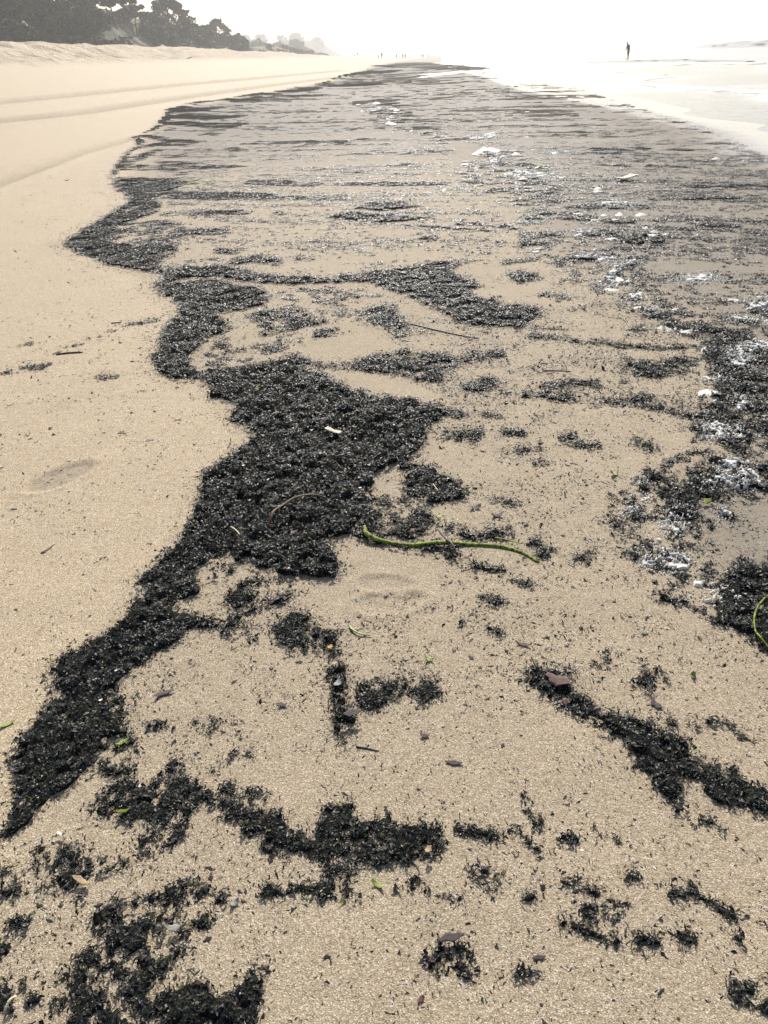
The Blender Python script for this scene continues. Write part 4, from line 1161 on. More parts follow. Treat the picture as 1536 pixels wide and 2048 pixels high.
strand('weed_strand', 'curved yellow-green strand below the slanting finger', 'weed strand', [(698,1253),(708,1264),(722,1270),(743,1272)], .0045, M['green'], .001, .6, 20, .003, .5)
strand('weed_strand', 'pale olive strand along the top of the green stalk', 'weed strand', [(990,1082),(1015,1088),(1045,1094)], .0045, M['kelp'], .012, .6, 16, .002, .6)
strand('weed_strand', 'pale green strand along the black middle arm', 'weed strand', [(805,717),(835,719),(862,722)], .006, M['kelp'], .006, .6, 16, .002, .6)

def leaf_shape(kind):
    if kind == 'plank': return lambda t: 0.15
    if kind == 'round': return lambda t: 0.34 * max(1 - abs(2 * t) ** 2.4, 0.1)
    if kind == 'long': return lambda t: 0.15 * max(1 - abs(2 * t) ** 3, 0.12)
    return lambda t: 0.26 * max(1 - abs(2 * t + 0.15) ** 2.2, 0.1)

def piece(name, label, cat, px, size, kind, mat, yaw, lift=.006, bend=.12, tilt=(0, 0), group=None, seed=1):
    me = ribbon_mesh(name, 11, leaf_shape(kind), 0.025, bend, 0.16, seed, [mat], 5)
    o = link(name, me); p = on_beach(px[0], px[1], lift)
    o.location = p; o.scale = (size, size, size); o.rotation_euler = (tilt[0], tilt[1], yaw)
    return tag(o, label, cat, group)

GL = 'leaves and weed pieces on the beach'
PIECES = [('wood_chip', 'pale bleached wood chip lying on the black seaweed mass', 'wood chip', (668,877), .085, 'plank', 'wood', -.62, .012, .01),
          ('leaf', 'rust-brown leaf showing through the diagonal seaweed bank', 'leaf', (1118,1370), .075, 'oval', 'rust', -.5, .002, .05),
          ('leaf', 'smaller rusty leaf fragment under the big rust-brown one', 'leaf', (1130,1408), .04, 'oval', 'rust', .2, .003, .1),
          ('leaf', 'purple-brown leaf at the foot of the upright seaweed bar', 'leaf', (707,1441), .048, 'oval', 'purple', .25, .018, .06),
          ('leaf', 'orange-tan leaf fragment at the top of the upright bar', 'leaf', (661,1302), .022, 'round', 'orange', 1.2, .016, .1),
          ('leaf', 'tan leaf fragment inside the upright seaweed bar', 'leaf', (671,1338), .018, 'round', 'tan', .4, .018, .1),
          ('leaf', 'grey-brown folded leaf in the middle of the upright bar', 'leaf', (678,1378), .035, 'oval', 'grey', 1.1, .018, .2),
          ('leaf', 'dark purple leaf by itself under the L-shaped clump', 'leaf', (1313,1413), .036, 'oval', 'purple', -.8, .002, .06),
          ('leaf', 'brown curled leaf on the sand above the diagonal bank', 'leaf', (1045,1288), .045, 'long', 'rust', -.2, .001, .2),
          ('leaf', 'orange dry leaf on the dry sand left of the tide line', 'leaf', (357,841), .045, 'long', 'orange', .1, .001, .3),
          ('leaf', 'pinkish-brown leaf on the black mass below the brown strip', 'leaf', (585,1074), .05, 'long', 'rust', .5, .014, .1),
          ('leaf', 'tan oval leaf on the near crumbly seaweed arm, left', 'leaf', (163,1771), .045, 'long', 'tan', -.4, .01, .1),
          ('leaf', 'pink-tan leaf piece on the widest near arm', 'leaf', (856,1712), .020, 'round', 'tan', 1.0, .016, .1),
          ('leaf', 'small brown leaf alone on the bottom sand', 'leaf', (843,2000), .016, 'round', 'rust', .7, .001, .2),
          ('leaf', 'black leaf lying flat left of the compact square clump', 'leaf', (1078,1917), .028, 'long', 'purple', .1, .001, .05),
          ('leaf', 'long black blade atop the bottom middle cluster', 'leaf', (902,1882), .055, 'long', 'purple', .35, .012, .05),
          ('leaf', 'dark flat leaf alone in the middle of the near sand', 'leaf', (908,1528), .044, 'long', 'purple', -.15, .001, .1),
          ('leaf', 'dark oval pod-like leaf right of the upright bar', 'leaf', (851,1474), .026, 'oval', 'purple', -.05, .002, .25),
          ('leaf', 'blue-black leaf pair left of the upright bar', 'leaf', (565,1411), .026, 'round', 'purple', .1, .001, .2),
          ('leaf', 'dark narrow leaf left of the blue-black one', 'leaf', (328,1392), .055, 'long', 'purple', .5, .001, .1),
          ('leaf', 'dark three-pointed scrap above the green stalk', 'leaf', (996,1034), .05, 'oval', 'purple', .1, .001, .3),
          ('leaf', 'dark crumpled scrap right of the small dark arm', 'leaf', (951,1017), .045, 'round', 'purple', .4, .001, .4),
          ('weed_piece', 'bright green curled weed scrap near the foamy line', 'green weed', (1229,951), .045, 'oval', 'green', .6, .002, .5),
          ('weed_piece', 'bright green weed blade standing in far foam', 'green weed', (1083,343), .24, 'oval', 'green', .05, .03, .03),
          ('weed_piece', 'bright green weed patch on the far tide line', 'green weed', (385,367), .30, 'long', 'green', .1, .02, .02),
          ('weed_piece', 'second green weed blade next to the far green patch', 'green weed', (420,368), .20, 'long', 'kelp', -.1, .02, .03),
          ('weed_piece', 'yellow-green crumpled weed bit above the diagonal bank', 'green weed', (1387,1353), .022, 'round', 'green', 1.3, .001, .5),
          ('weed_piece', 'green weed bit at the tip of a dark scrap, middle', 'green weed', (860,1322), .030, 'oval', 'green', .2, .002, .4),
          ('weed_piece', 'bright green weed bit beside the near tide line', 'green weed', (247,1489), .038, 'long', 'green', .7, .008, .2),
          ('weed_piece', 'yellow-green weed bit at the left edge of the sand', 'green weed', (14,1453), .045, 'long', 'green', .5, .001, .2),
          ('weed_piece', 'green weed bit on the sand under the widest arm', 'green weed', (755,1770), .032, 'long', 'green', -.6, .001, .3),
          ('weed_piece', 'green weed bit under the near seaweed arm', 'green weed', (250,1633), .034, 'long', 'kelp', .1, .014, .2),
          ('weed_piece', 'yellow-green weed bit above the compact mound', 'green weed', (508,1175), .030, 'long', 'green', .3, .012, .2),
          ('weed_piece', 'bright yellow-green weed bit above the kelp stalk', 'green weed', (878,1045), .036, 'oval', 'green', .1, .012, .3),
          ('weed_piece', 'pale yellow-green weed bit right above the stalk', 'green weed', (912,1046), .034, 'long', 'green', -.2, .012, .3),
          ('weed_piece', 'green weed shred on the upper black mass', 'green weed', (516,792), .045, 'oval', 'kelp', 1.2, .016, .3),
          ('weed_piece', 'green weed shred beside the pale wood chip', 'green weed', (711,873), .034, 'oval', 'kelp', .4, .016, .3),
          ('weed_piece', 'green weed shred above the pale wood chip', 'green weed', (637,840), .034, 'long', 'kelp', .1, .016, .2),
          ('weed_piece', 'yellow-green weed bit at the edge of the small dark arm', 'green weed', (920,957), .028, 'oval', 'green', -.4, .01, .3),
          ('weed_piece', 'green leaf-like weed under the largest foam net', 'green weed', (1412,1010), .045, 'oval', 'kelp', .7, .012, .1),
          ('weed_piece', 'green weed tip on the rim of the diagonal bank', 'green weed', (1389,1502), .030, 'long', 'green', -.9, .014, .3),
          ('shell', 'small white shell on the black mass, upper left', 'shell', (490,952), .013, 'round', 'shell', .3, .016, .3),
          ('shell', 'white shell bit on the black mass by the kelp strip', 'shell', (722,994), .014, 'round', 'shell', .2, .016, .3),
          ('shell', 'pale shell chip left of the white one on the mass', 'shell', (652,972), .014, 'oval', 'shell', .8, .016, .2),
          ('shell', 'white shell chip below the wood chip', 'shell', (712,891), .012, 'round', 'shell', 1.8, .016, .2),
          ('shell', 'pale shell chip left of the wood chip', 'shell', (624,871), .014, 'round', 'shell', .1, .016, .2),
          ('shell', 'pinkish shell piece high on the black mass', 'shell', (724,806), .018, 'round', 'tan', .9, .016, .2),
          ('shell', 'white shell chip on the near tide line', 'shell', (204,1409), .012, 'round', 'shell', .5, .012, .2),
          ('shell', 'white shell chip on the tide line above the near one', 'shell', (235,1350), .012, 'oval', 'shell', 1.2, .012, .2),
          ('shell', 'cream shell chip on the near left arm', 'shell', (122,1673), .016, 'oval', 'shell', -.3, .01, .2),
          ('shell', 'pale grey shell in the crumbly near patch', 'shell', (354,1865), .030, 'oval', 'grey', .2, .012, .2),
          ('shell', 'pale stone-like shell right of the crumbly near patch', 'shell', (470,1808), .022, 'round', 'grey', .9, .002, .3),
          ('shell', 'white splinter on the lower right sand', 'shell', (1308,1735), .012, 'long', 'shell', -1.0, .001, .1),
          ('shell', 'white speck of shell beside the round dark ball', 'shell', (1163,1706), .009, 'round', 'shell', .1, .008, .1),
          ('shell', 'grey shell at the toe of the footprint', 'shell', (138,923), .030, 'long', 'grey', .1, .002, .2),
          ('shell', 'grey shell cut by the left edge near the footprint', 'shell', (4,936), .026, 'oval', 'grey', .4, .002, .3),
          ('driftwood', 'low dark driftwood lump on far dry sand', 'driftwood', (133,361), .09, 'round', 'stick', .2, .0, .1),
          ('driftwood', 'dark driftwood block at the foot of the berm', 'driftwood', (377,116), 1.0, 'oval', 'stick', .0, .05, .0),
          ('driftwood', 'pale drift piece with dark edge on the far wet sand', 'driftwood', (1255,363), .34, 'long', 'wood', .3, .02, .02)]
for i, (nm, lab, cat, px, size, kind, mat, yaw, lift, bend) in enumerate(PIECES):
    piece(nm, lab, cat, px, size, kind, M[mat], yaw, lift, bend, (0.1 * math.sin(i), 0.1 * math.cos(i * 1.7)), GL, 300 + i)

# ------------------------------------------------------------------ sea
SEA_Z = -0.055
ys_ = np.concatenate([np.arange(-40, 60, 1.0), np.arange(60, 300, 3.0), np.geomspace(300, 2900, 40)])
xs_ = np.concatenate([np.arange(4.5, 40, 0.5), np.arange(40, 160, 2.5), np.geomspace(160, 2900, 40)])
X, Y = np.meshgrid(xs_, ys_, indexing='ij')
sw = sstep(14, 40, X)
Z = SEA_Z + sw * (0.10 * np.sin(X * 0.42 + 1.6 * vnoise(Y * 0.03, X * 0.03, 3) * 6) * vnoise(X * 0.08, Y * 0.04, 9)) + 0.012 * (vnoise(X * 0.8, Y * 0.5, 4) - 0.5)
gi = np.arange(X.size).reshape(X.shape)
F = np.stack([gi[:-1, :-1], gi[1:, :-1], gi[1:, 1:], gi[:-1, 1:]], -1).reshape(-1, 4)
o = link('sea', mesh_arrays('sea', np.stack([X.ravel(), Y.ravel(), Z.ravel()], 1), F, mats=[M['water']]))
tag(o, 'shallow bright sea with low swash', kind='structure')

def foam_line(label, px, wpx, hgt, seed):
    g = smooth_line(np.array([(*cast(x, y), 0) for x, y in px]), 160)[:, :2]
    T = np.gradient(g, axis=0); T /= np.linalg.norm(T, axis=1)[:, None]
    N = np.stack([-T[:, 1], T[:, 0]], 1)
    s = np.linspace(-1, 1, 7)
    t = np.arange(160)
    d = np.hypot(g[:, 0], g[:, 1])
    w = wpx * d * d / (1.5 * 2076.) * 0.5 * np.abs(T[:, 0]) + wpx * d / 1790. * np.abs(T[:, 1]) * 0.5
    w = np.minimum(w, 2.5) * (0.4 + 1.2 * vnoise(t * 0.22, t * 0.0, seed))
    off = (vnoise(t * 0.3, t * 0.0 + 4, seed + 1) - 0.5) * w * 1.2
    V = np.zeros((160, 7, 3))
    for j in range(7):
        q = g + N * (off + s[j] * w * (0.8 + 0.4 * vnoise(t * 0.9, t * 0 + j, seed + 2)))[:, None]
        V[:, j, :2] = q
        gz = np.maximum(base_h(q[:, 0], q[:, 1]), SEA_Z) + 0.012
        V[:, j, 2] = gz + hgt * (1 - s[j] ** 2) * (0.4 + 1.0 * vnoise(t * 0.7, t * 0 + j * .8, seed + 3))
    gi = np.arange(160 * 7).reshape(160, 7)
    F = np.stack([gi[:-1, :-1], gi[:-1, 1:], gi[1:, 1:], gi[1:, :-1]], -1).reshape(-1, 4)
    o = link('foam_line', mesh_arrays('foam_line', V.reshape(-1, 3), F, mats=[M['foam']]))
    return tag(o, label, 'foam', 'foam lines of the swash')
foam_line('white foam line bending in an S across the shallow swash', [(1000,136),(1100,138),(1190,143),(1285,150),(1302,157),(1270,166),(1300,174),(1400,181),(1470,186),(1560,192)], 6, .05, 5)
foam_line('thin white foam edge on the dark far sand', [(840,156),(880,149),(930,144),(985,138),(1010,135)], 3.5, .03, 15)
foam_line('broken white foam line below the low wave at right', [(1050,131),(1200,133),(1350,134),(1450,134),(1560,134)], 3.5, .06, 25)
foam_line('far white foam edge beyond the dark sand', [(872,126),(900,129),(950,132),(1000,134)], 3, .05, 35)

foam_line('tall white surf line in front of the grey swell', [(1180,101),(1290,96),(1400,91),(1480,89),(1560,87)], 5, .55, 45)

def wave(label, px, hgt, wid, seed, zoff=0.0):
    """low ridge of water: crest line from the photograph's spots at given distances"""
    P = smooth_line(np.array([at_dist(x, y, d) for x, y, d in px]), 90)
    t = np.arange(90); s = np.linspace(-1, 1, 15)
    V = np.zeros((90, 15, 3))
    T = np.gradient(P[:, :2], axis=0); T /= np.linalg.norm(T, axis=1)[:, None]
    N = np.stack([-T[:, 1], T[:, 0]], 1)
    env = np.sin(np.pi * np.linspace(0.02, 0.98, 90)) ** 0.5
    h = hgt * env * (0.75 + 0.5 * vnoise(t * 0.12, t * 0., seed))
    for j in range(15):
        prof = max(1 - s[j] ** 2, 0) ** (1.6 if s[j] < 0 else 1.0)
        q = P[:, :2] + N * (s[j] * wid + 0.2 * wid * (vnoise(t * 0.2, t * 0 + j, seed + 1) - .5))[:, None]
        V[:, j, :2] = q; V[:, j, 2] = SEA_Z - 0.06 + (h + 0.06) * prof + 0.04 * h * (vnoise(t * .8, t * 0 + j * .7, seed + 2) - .5)
    gi = np.arange(90 * 15).reshape(90, 15)
    F = np.stack([gi[:-1, :-1], gi[:-1, 1:], gi[1:, 1:], gi[1:, :-1]], -1).reshape(-1, 4)
    o = link('wave', mesh_arrays('wave', V.reshape(-1, 3), F, mats=[M['swell']]))
    return tag(o, label, 'wave', 'waves coming in on the right')
q_ = NT('swell_water'); q_.b.inputs['Base Color'].default_value = (0.32, 0.32, 0.30, 1); q_.b.inputs['Specular IOR Level'].default_value = 0.1; q_.b.inputs['Roughness'].default_value = 0.7
g_ = q_.n('ShaderNodeNewGeometry'); n_ = q_.noise(2.5, 4, .6, g_.outputs['Position']); q_.l(q_.bump(n_.outputs['Fac'], .6, .15), q_.b.inputs['Normal'])
M['swell'] = q_.m
wave('low dark wave in the shallows right of the wading person', [(1180,131,96),(1290,128,88),(1360,126,82),(1420,126,76),(1500,130,70)], .17, .7, 3)
wave('grey swell rising on the sea horizon at the right edge', [(1405,88,205),(1450,85,190),(1500,82,180),(1560,78,170),(1640,75,160)], 0.95, 4.0, 8)

# ------------------------------------------------------------------ bluff behind the beach
def mat_bluff():
    q = NT('bluff_earth')
    geo = q.n('ShaderNodeNewGeometry')
    mp = q.n('ShaderNodeMapping'); mp.inputs['Scale'].default_value = (0.5, 1.0, 0.35); mp.inputs['Rotation'].default_value = (0.6, 0, 0)
    q.l(geo.outputs['Position'], mp.inputs['Vector'])
    n1 = q.noise(0.22, 5, 0.65, mp.outputs['Vector'])
    n2 = q.noise(1.1, 6, 0.75, geo.outputs['Position'])
    earth = q.ramp(n2.outputs['Fac'], [(0.3, (0.14, 0.11, 0.08)), (0.7, (0.29, 0.235, 0.17))])
    grn = q.ramp(n2.outputs['Fac'], [(0.3, (0.035, 0.05, 0.02)), (0.7, (0.085, 0.10, 0.04))])
    q.l(q.mix(q.ramp(n1.outputs['Fac'], [(0.45, (0, 0, 0)), (0.58, (1, 1, 1))]), grn, earth), q.b.inputs['Base Color'])
    q.b.inputs['Roughness'].default_value = 0.95
    q.l(q.bump(n2.outputs['Fac'], .8, .5), q.b.inputs['Normal'])
    return q.m
M['bluff'] = mat_bluff()
BY_ = np.arange(40, 440, 1.6)
def bluff_top(y): return 11.5 - 2.0 * sstep(190, 265, y) - 3.2 * sstep(265, 330, y) - 1.5 * sstep(360, 440, y) + 1.6 * (vnoise(y * 0.05, y * 0, 5) - .5)
def bluff_foot(y): return -56 - 7 * vnoise(y * 0.03, y * 0, 15) + 3.0 * sstep(300, 440, y)
fr = np.concatenate([np.linspace(0, 1, 22), [1.15, 1.6, 3, 8, 20]])
V = np.zeros((len(BY_), len(fr), 3))
for j, f in enumerate(fr):
    gul = 2.6 * (fbm(BY_ * 0.11 + f * 0.9, BY_ * 0 + f * 0.5, 33, 3) - .5) * math.sin(min(f, 1) * math.pi)
    V[:, j, 0] = bluff_foot(BY_) - f * 10 + gul
    V[:, j, 1] = BY_ - 2.5 * f * (1 if f < 1.2 else 0)
    prof = min(f, 1) ** 0.9 + 0.06 * math.sin(f * 9) * (f < 1)
    V[:, j, 2] = 2.2 + (bluff_top(BY_) - 2.2) * prof * (1 + 0.10 * (fbm(BY_ * .2, BY_ * 0 + f * 3, 35, 2) - .5)) + (0.05 * (f - 1) if f > 1 else 0)
gi = np.arange(V.shape[0] * V.shape[1]).reshape(V.shape[:2])
F = np.stack([gi[:-1, :-1], gi[1:, :-1], gi[1:, 1:], gi[:-1, 1:]], -1).reshape(-1, 4)[:, ::-1]
o = link('bluff', mesh_arrays('bluff', V.reshape(-1, 3), F[:, ::-1], mats=[M['bluff']]))
tag(o, 'earth bluff with gullies behind the beach', kind='structure')

def leaf_cards(cen, rad, n, size, rng, base, flatten=0.6):
    """small leafy faces through the volume of clumps: cen (k,3), rad (k,3), n faces each"""
    k = len(cen)
    d = rng.normal(0, 1, (k, n, 3)); d /= np.linalg.norm(d, axis=2)[..., None]
    rr_ = rng.random((k, n, 1)) ** 0.45
    P = (cen[:, None, :] + d * rr_ * rad[:, None, :]).reshape(-1, 3)
    m = len(P)
    a = rng.normal(0, 1, (m, 3)); a[:, 2] *= flatten; a /= np.linalg.norm(a, axis=1)[:, None]
    b = np.cross(a, rng.normal(0, 1, (m, 3))); b /= np.linalg.norm(b, axis=1)[:, None]
    s = size * np.exp(rng.normal(0, 0.35, m))[:, None]
    V = np.stack([P - a * s - b * s * .15, P + b * s * .55, P + a * s, P - b * s * .55], 1).reshape(-1, 3)
    F = np.arange(m * 4).reshape(-1, 4)
    tint = (0.4 + 1.5 * rng.random((k, 1, 1)) ** 1.5) * (0.75 + 0.5 * rng.random((k, n, 1)))
    C = np.repeat((np.array(base)[None, None, :] * tint).reshape(-1, 3), 4, axis=0)
    return V, F, C

def scrub():
    rng = np.random.default_rng(5)
    n = 2600
    y = rng.uniform(60, 430, n); f = rng.random(n) ** 0.8
    y = np.where(rng.random(n) < 0.55, rng.uniform(95, 260, n), y)
    x = bluff_foot(y) - f * 10 + 1.0
    z = 2.2 + (bluff_top(y) - 2.2) * f ** 0.9
    keep = fbm(y * 0.06 - f * 1.2, f * 1.5, 77, 2) > 0.40
    cen = np.stack([x, y, z + 0.3], 1)[keep]
    k = len(cen)
    rad = rng.uniform(0.7, 1.7, (k, 1)) * np.array([[1, 1.2, .7]])
    V, F, C = leaf_cards(cen, rad, 60, 0.26, rng, (0.045, 0.06, 0.022))
    o = link('bluff_scrub', mesh_arrays('bluff_scrub', V, F, C, False, mats=[M['leaf']]))
    tag(o, 'low green scrub covering the bluff face', 'scrub', kind='stuff')
scrub()

def tree(name, label, px, top, base, wpx, dist, style, seed, col_=(0.045, 0.066, 0.028), n=46, leaf=0.30):
    rng = np.random.default_rng(seed)
    b = at_dist(px, base, dist); t = at_dist(px, top, dist)
    H = t.z - b.z
    Wd = wpx * dist / 1790.0
    root = empty(name, b)
    tag(root, label, 'tree', 'trees on the bluff')
    # trunk and limbs
    lean = rng.normal(0, 0.04, 2)
    P = np.array([[lean[0] * H * q * q * 2, lean[1] * H * q * q * 2, H * q * 0.86 - 0.4 * (q == 0)] for q in np.linspace(0, 1, 9)])
    R = np.linspace(0.035 * H * 0.6 + 0.08, 0.05, 9)
    v, f = tube_arrays(P, R, 8); VS, FS, off = [v], [f], len(v)
    for _ in range(9):
        q = rng.uniform(0.3, 0.85); a = rng.uniform(0, 6.28); L = Wd * 0.42 * rng.uniform(.6, 1)
        st = np.array([lean[0] * H * q * q * 2, lean[1] * H * q * q * 2, H * q * 0.86])
        Q = np.array([st + np.array([math.cos(a) * L * s, math.sin(a) * L * s, L * (0.35 * s + .1 * s * s)]) for s in np.linspace(0, 1, 5)])
        v, f = tube_arrays(Q, np.linspace(0.09, 0.025, 5), 6); VS.append(v); FS.append(f + off); off += len(v)
    link('trunk', mesh_arrays('trunk', np.vstack(VS), np.vstack(FS), mats=[M['bark']]), root)
    # crown clumps
    cen, rad = [], []
    for i in range(n):
        if style == 'cone':
            q = rng.random() ** 0.8; r = Wd * 0.5 * (1.02 - q) ** 0.75 * (0.78 + 0.4 * rng.random()); zz = H * (0.10 + 0.88 * q)
            s = Wd * (0.05 + 0.10 * (1 - q)); hh = s * 0.45
        elif style == 'flat':
            q = rng.random(); r = Wd * 0.5 * math.sqrt(rng.random()); zz = H * (0.55 + 0.42 * q * (1 - (r / (Wd * .55)) ** 2) + 0.05 * rng.normal()); s = Wd * .10; hh = s * .5
        elif style == 'lean':
            q = rng.random(); xx = (q - 0.5); r = 0; zz = 0
        else:
            q = rng.random(); r = Wd * 0.5 * math.sin(math.pi * min(0.98, 0.12 + 0.82 * q)) ** 0.8 * math.sqrt(rng.random()); zz = H * (0.08 + 0.88 * q); s = Wd * .11; hh = s * .7
        a = rng.uniform(0, 6.28)
        cen.append((math.cos(a) * r, math.sin(a) * r, zz)); rad.append((s * rng.uniform(.8, 1.5), s * rng.uniform(.8, 1.5), hh * rng.uniform(.8, 1.5)))
    V, F, C = leaf_cards(np.array(cen), np.array(rad), 130, leaf * 0.72, rng, col_, 0.5)
    link('crown', mesh_arrays('crown', V, F, C, False, mats=[M['leaf']]), root)
    return root

TREES = [('pine_tree', 'dark tree at the far left edge rising out of frame', 8, -75, 60, 120, 150, 'round', 1, 60, .30),
         ('pine_tree', 'broad dark tree second from the left edge, out of frame', 88, -85, 62, 130, 158, 'round', 2, 70, .30),
         ('pine_tree', 'tall tree left of the big cypress, above the gully', 168, -55, 50, 90, 168, 'round', 3, 55, .30),
         ('pine_tree', 'sparse tree between the gully and the big cypress', 228, -30, 45, 85, 178, 'flat', 4, 40, .32),
         ('shrub_tree', 'small leafy tree against the bluff below the gully', 40, 40, 100, 80, 140, 'round', 15, 36, .28),
         ('cypress_tree', 'leaning dark tree touching the big cypress on its left', 275, 5, 70, 62, 200, 'flat', 5, 36, .34),
         ('cypress_tree', 'big conical cypress, tallest against the white sky', 345, -12, 94, 118, 214, 'cone', 6, 90, .36),
         ('shrub_tree', 'dark rounded tree under the right side of the big cypress', 300, 45, 96, 70, 205, 'round', 16, 40, .34),
         ('cypress_tree', 'small rounded tree right of the big cypress', 412, 52, 95, 42, 240, 'round', 7, 36, .38),
         ('cypress_tree', 'pointed tree sloping down to the right, beyond the cypress', 440, 38, 98, 74, 264, 'cone', 8, 56, .42),
         ('shrub_tree', 'low tree at the lower right foot of the pointed tree', 478, 70, 102, 46, 272, 'round', 17, 30, .42),
         ('hazy_tree', 'hazy rounded tree past the pointed tree', 520, 82, 108, 48, 480, 'round', 9, 36, .48),
         ('hazy_tree', 'hazy low tree in the middle of the far bluff', 556, 88, 110, 46, 540, 'round', 10, 32, .52),
         ('hazy_tree', 'hazy tree at the end of the near bluff', 592, 81, 111, 40, 590, 'round', 11, 32, .55),
         ('hazy_tree', 'last low hazy tree of the near bluff', 612, 94, 113, 34, 620, 'round', 18, 26, .55),
         ('far_tree', 'pale tree leftmost on the far headland', 495, 71, 104, 28, 930, 'round', 19, 24, .8),
         ('far_tree', 'pale flat tree second on the far headland', 524, 69, 104, 34, 960, 'flat', 20, 24, .8),
         ('far_tree', 'pale tree behind the end of the near bluff', 565, 70, 105, 30, 980, 'round', 21, 24, .85),
         ('far_tree', 'pale domed tree highest on the far headland', 594, 65, 100, 34, 1010, 'round', 12, 30, .9),
         ('far_tree', 'pale tree lower on the headland slope', 635, 75, 105, 28, 1040, 'round', 13, 24, .9)]
for nm, lab, px, tp, bs, w, d, stl, sd, n, lf in TREES:
    far_ = sd in (12, 13, 19, 20, 21)
    tree(nm, lab, px, tp, bs, w, d, 'round' if far_ else stl, 700 + sd, n=n * (3 if far_ else 1), leaf=(0.55 if far_ else 1) * lf * d / {9: 320, 10: 350, 11: 376, 18: 395, 19: 620, 20: 640, 21: 660, 12: 690, 13: 700}.get(sd, d))

# far headland
hp = [(470,100),(500,92),(540,90),(580,84),(610,80),(640,84),(660,96),(680,108),(694,116)]
V = []
for i, (x, y) in enumerate(hp):
    d = 950 + 18 * i
    top = at_dist(x, y, d)
    for q in range(8):
        f = q / 7
        p = at_dist(x + 14 * f * (i / 8.0), y, d - 30 * f)
        V.append((p.x, p.y, top.z * (1 - f) ** 1.2 + 1.0 * f + (1.2 * (fbm(np.array([i * .9]), np.array([q * .7]), 9, 2)[0] - .5))))
    # back side
V = np.array(V); n0 = len(hp)
gi = np.arange(n0 * 8).reshape(n0, 8)
F = np.stack([gi[:-1, :-1], gi[:-1, 1:], gi[1:, 1:], gi[1:, :-1]], -1).reshape(-1, 4)
back = V[::8].copy(); back[:, 0] -= 60; back[:, 1] += 60; V = np.vstack([V, back])
bi = n0 * 8 + np.arange(n0)
F = np.vstack([F, np.stack([gi[:-1, 0], gi[1:, 0], bi[1:], bi[:-1]], 1)])
o = link('headland', mesh_arrays('headland', V, F, mats=[M['bluff']]))
tag(o, 'far hazy headland sloping down to the beach', kind='structure')

# ------------------------------------------------------------------ people
def skin_body(name, J, E, mats, split):
    """one continuous figure: joints J {name: (x, y, z, rx, ry)}, edges E"""
    keys = list(J); me = bpy.data.meshes.new(name)
    me.from_pydata([J[k][:3] for k in keys], [(keys.index(a), keys.index(b)) for a, b in E], [])
    o = bpy.data.objects.new(name, me); col.objects.link(o)
    o.modifiers.new('skin', 'SKIN'); sv = me.skin_vertices[0].data
    for i, k in enumerate(keys):
        sv[i].radius = J[k][3:5]; sv[i].use_root = (k == 'pelvis')
    o.modifiers['skin'].use_smooth_shade = True
    sd = o.modifiers.new('sub', 'SUBSURF'); sd.levels = 2; sd.render_levels = 2
    dg = bpy.context.evaluated_depsgraph_get(); dg.update()
    m2 = bpy.data.meshes.new_from_object(o.evaluated_get(dg))
    m2.name = name
    bpy.data.objects.remove(o)
    m2.materials.clear()
    for m in mats: m2.materials.append(m)
    for p in m2.polygons:
        p.use_smooth = True; p.material_index = split(p.center)
    return m2

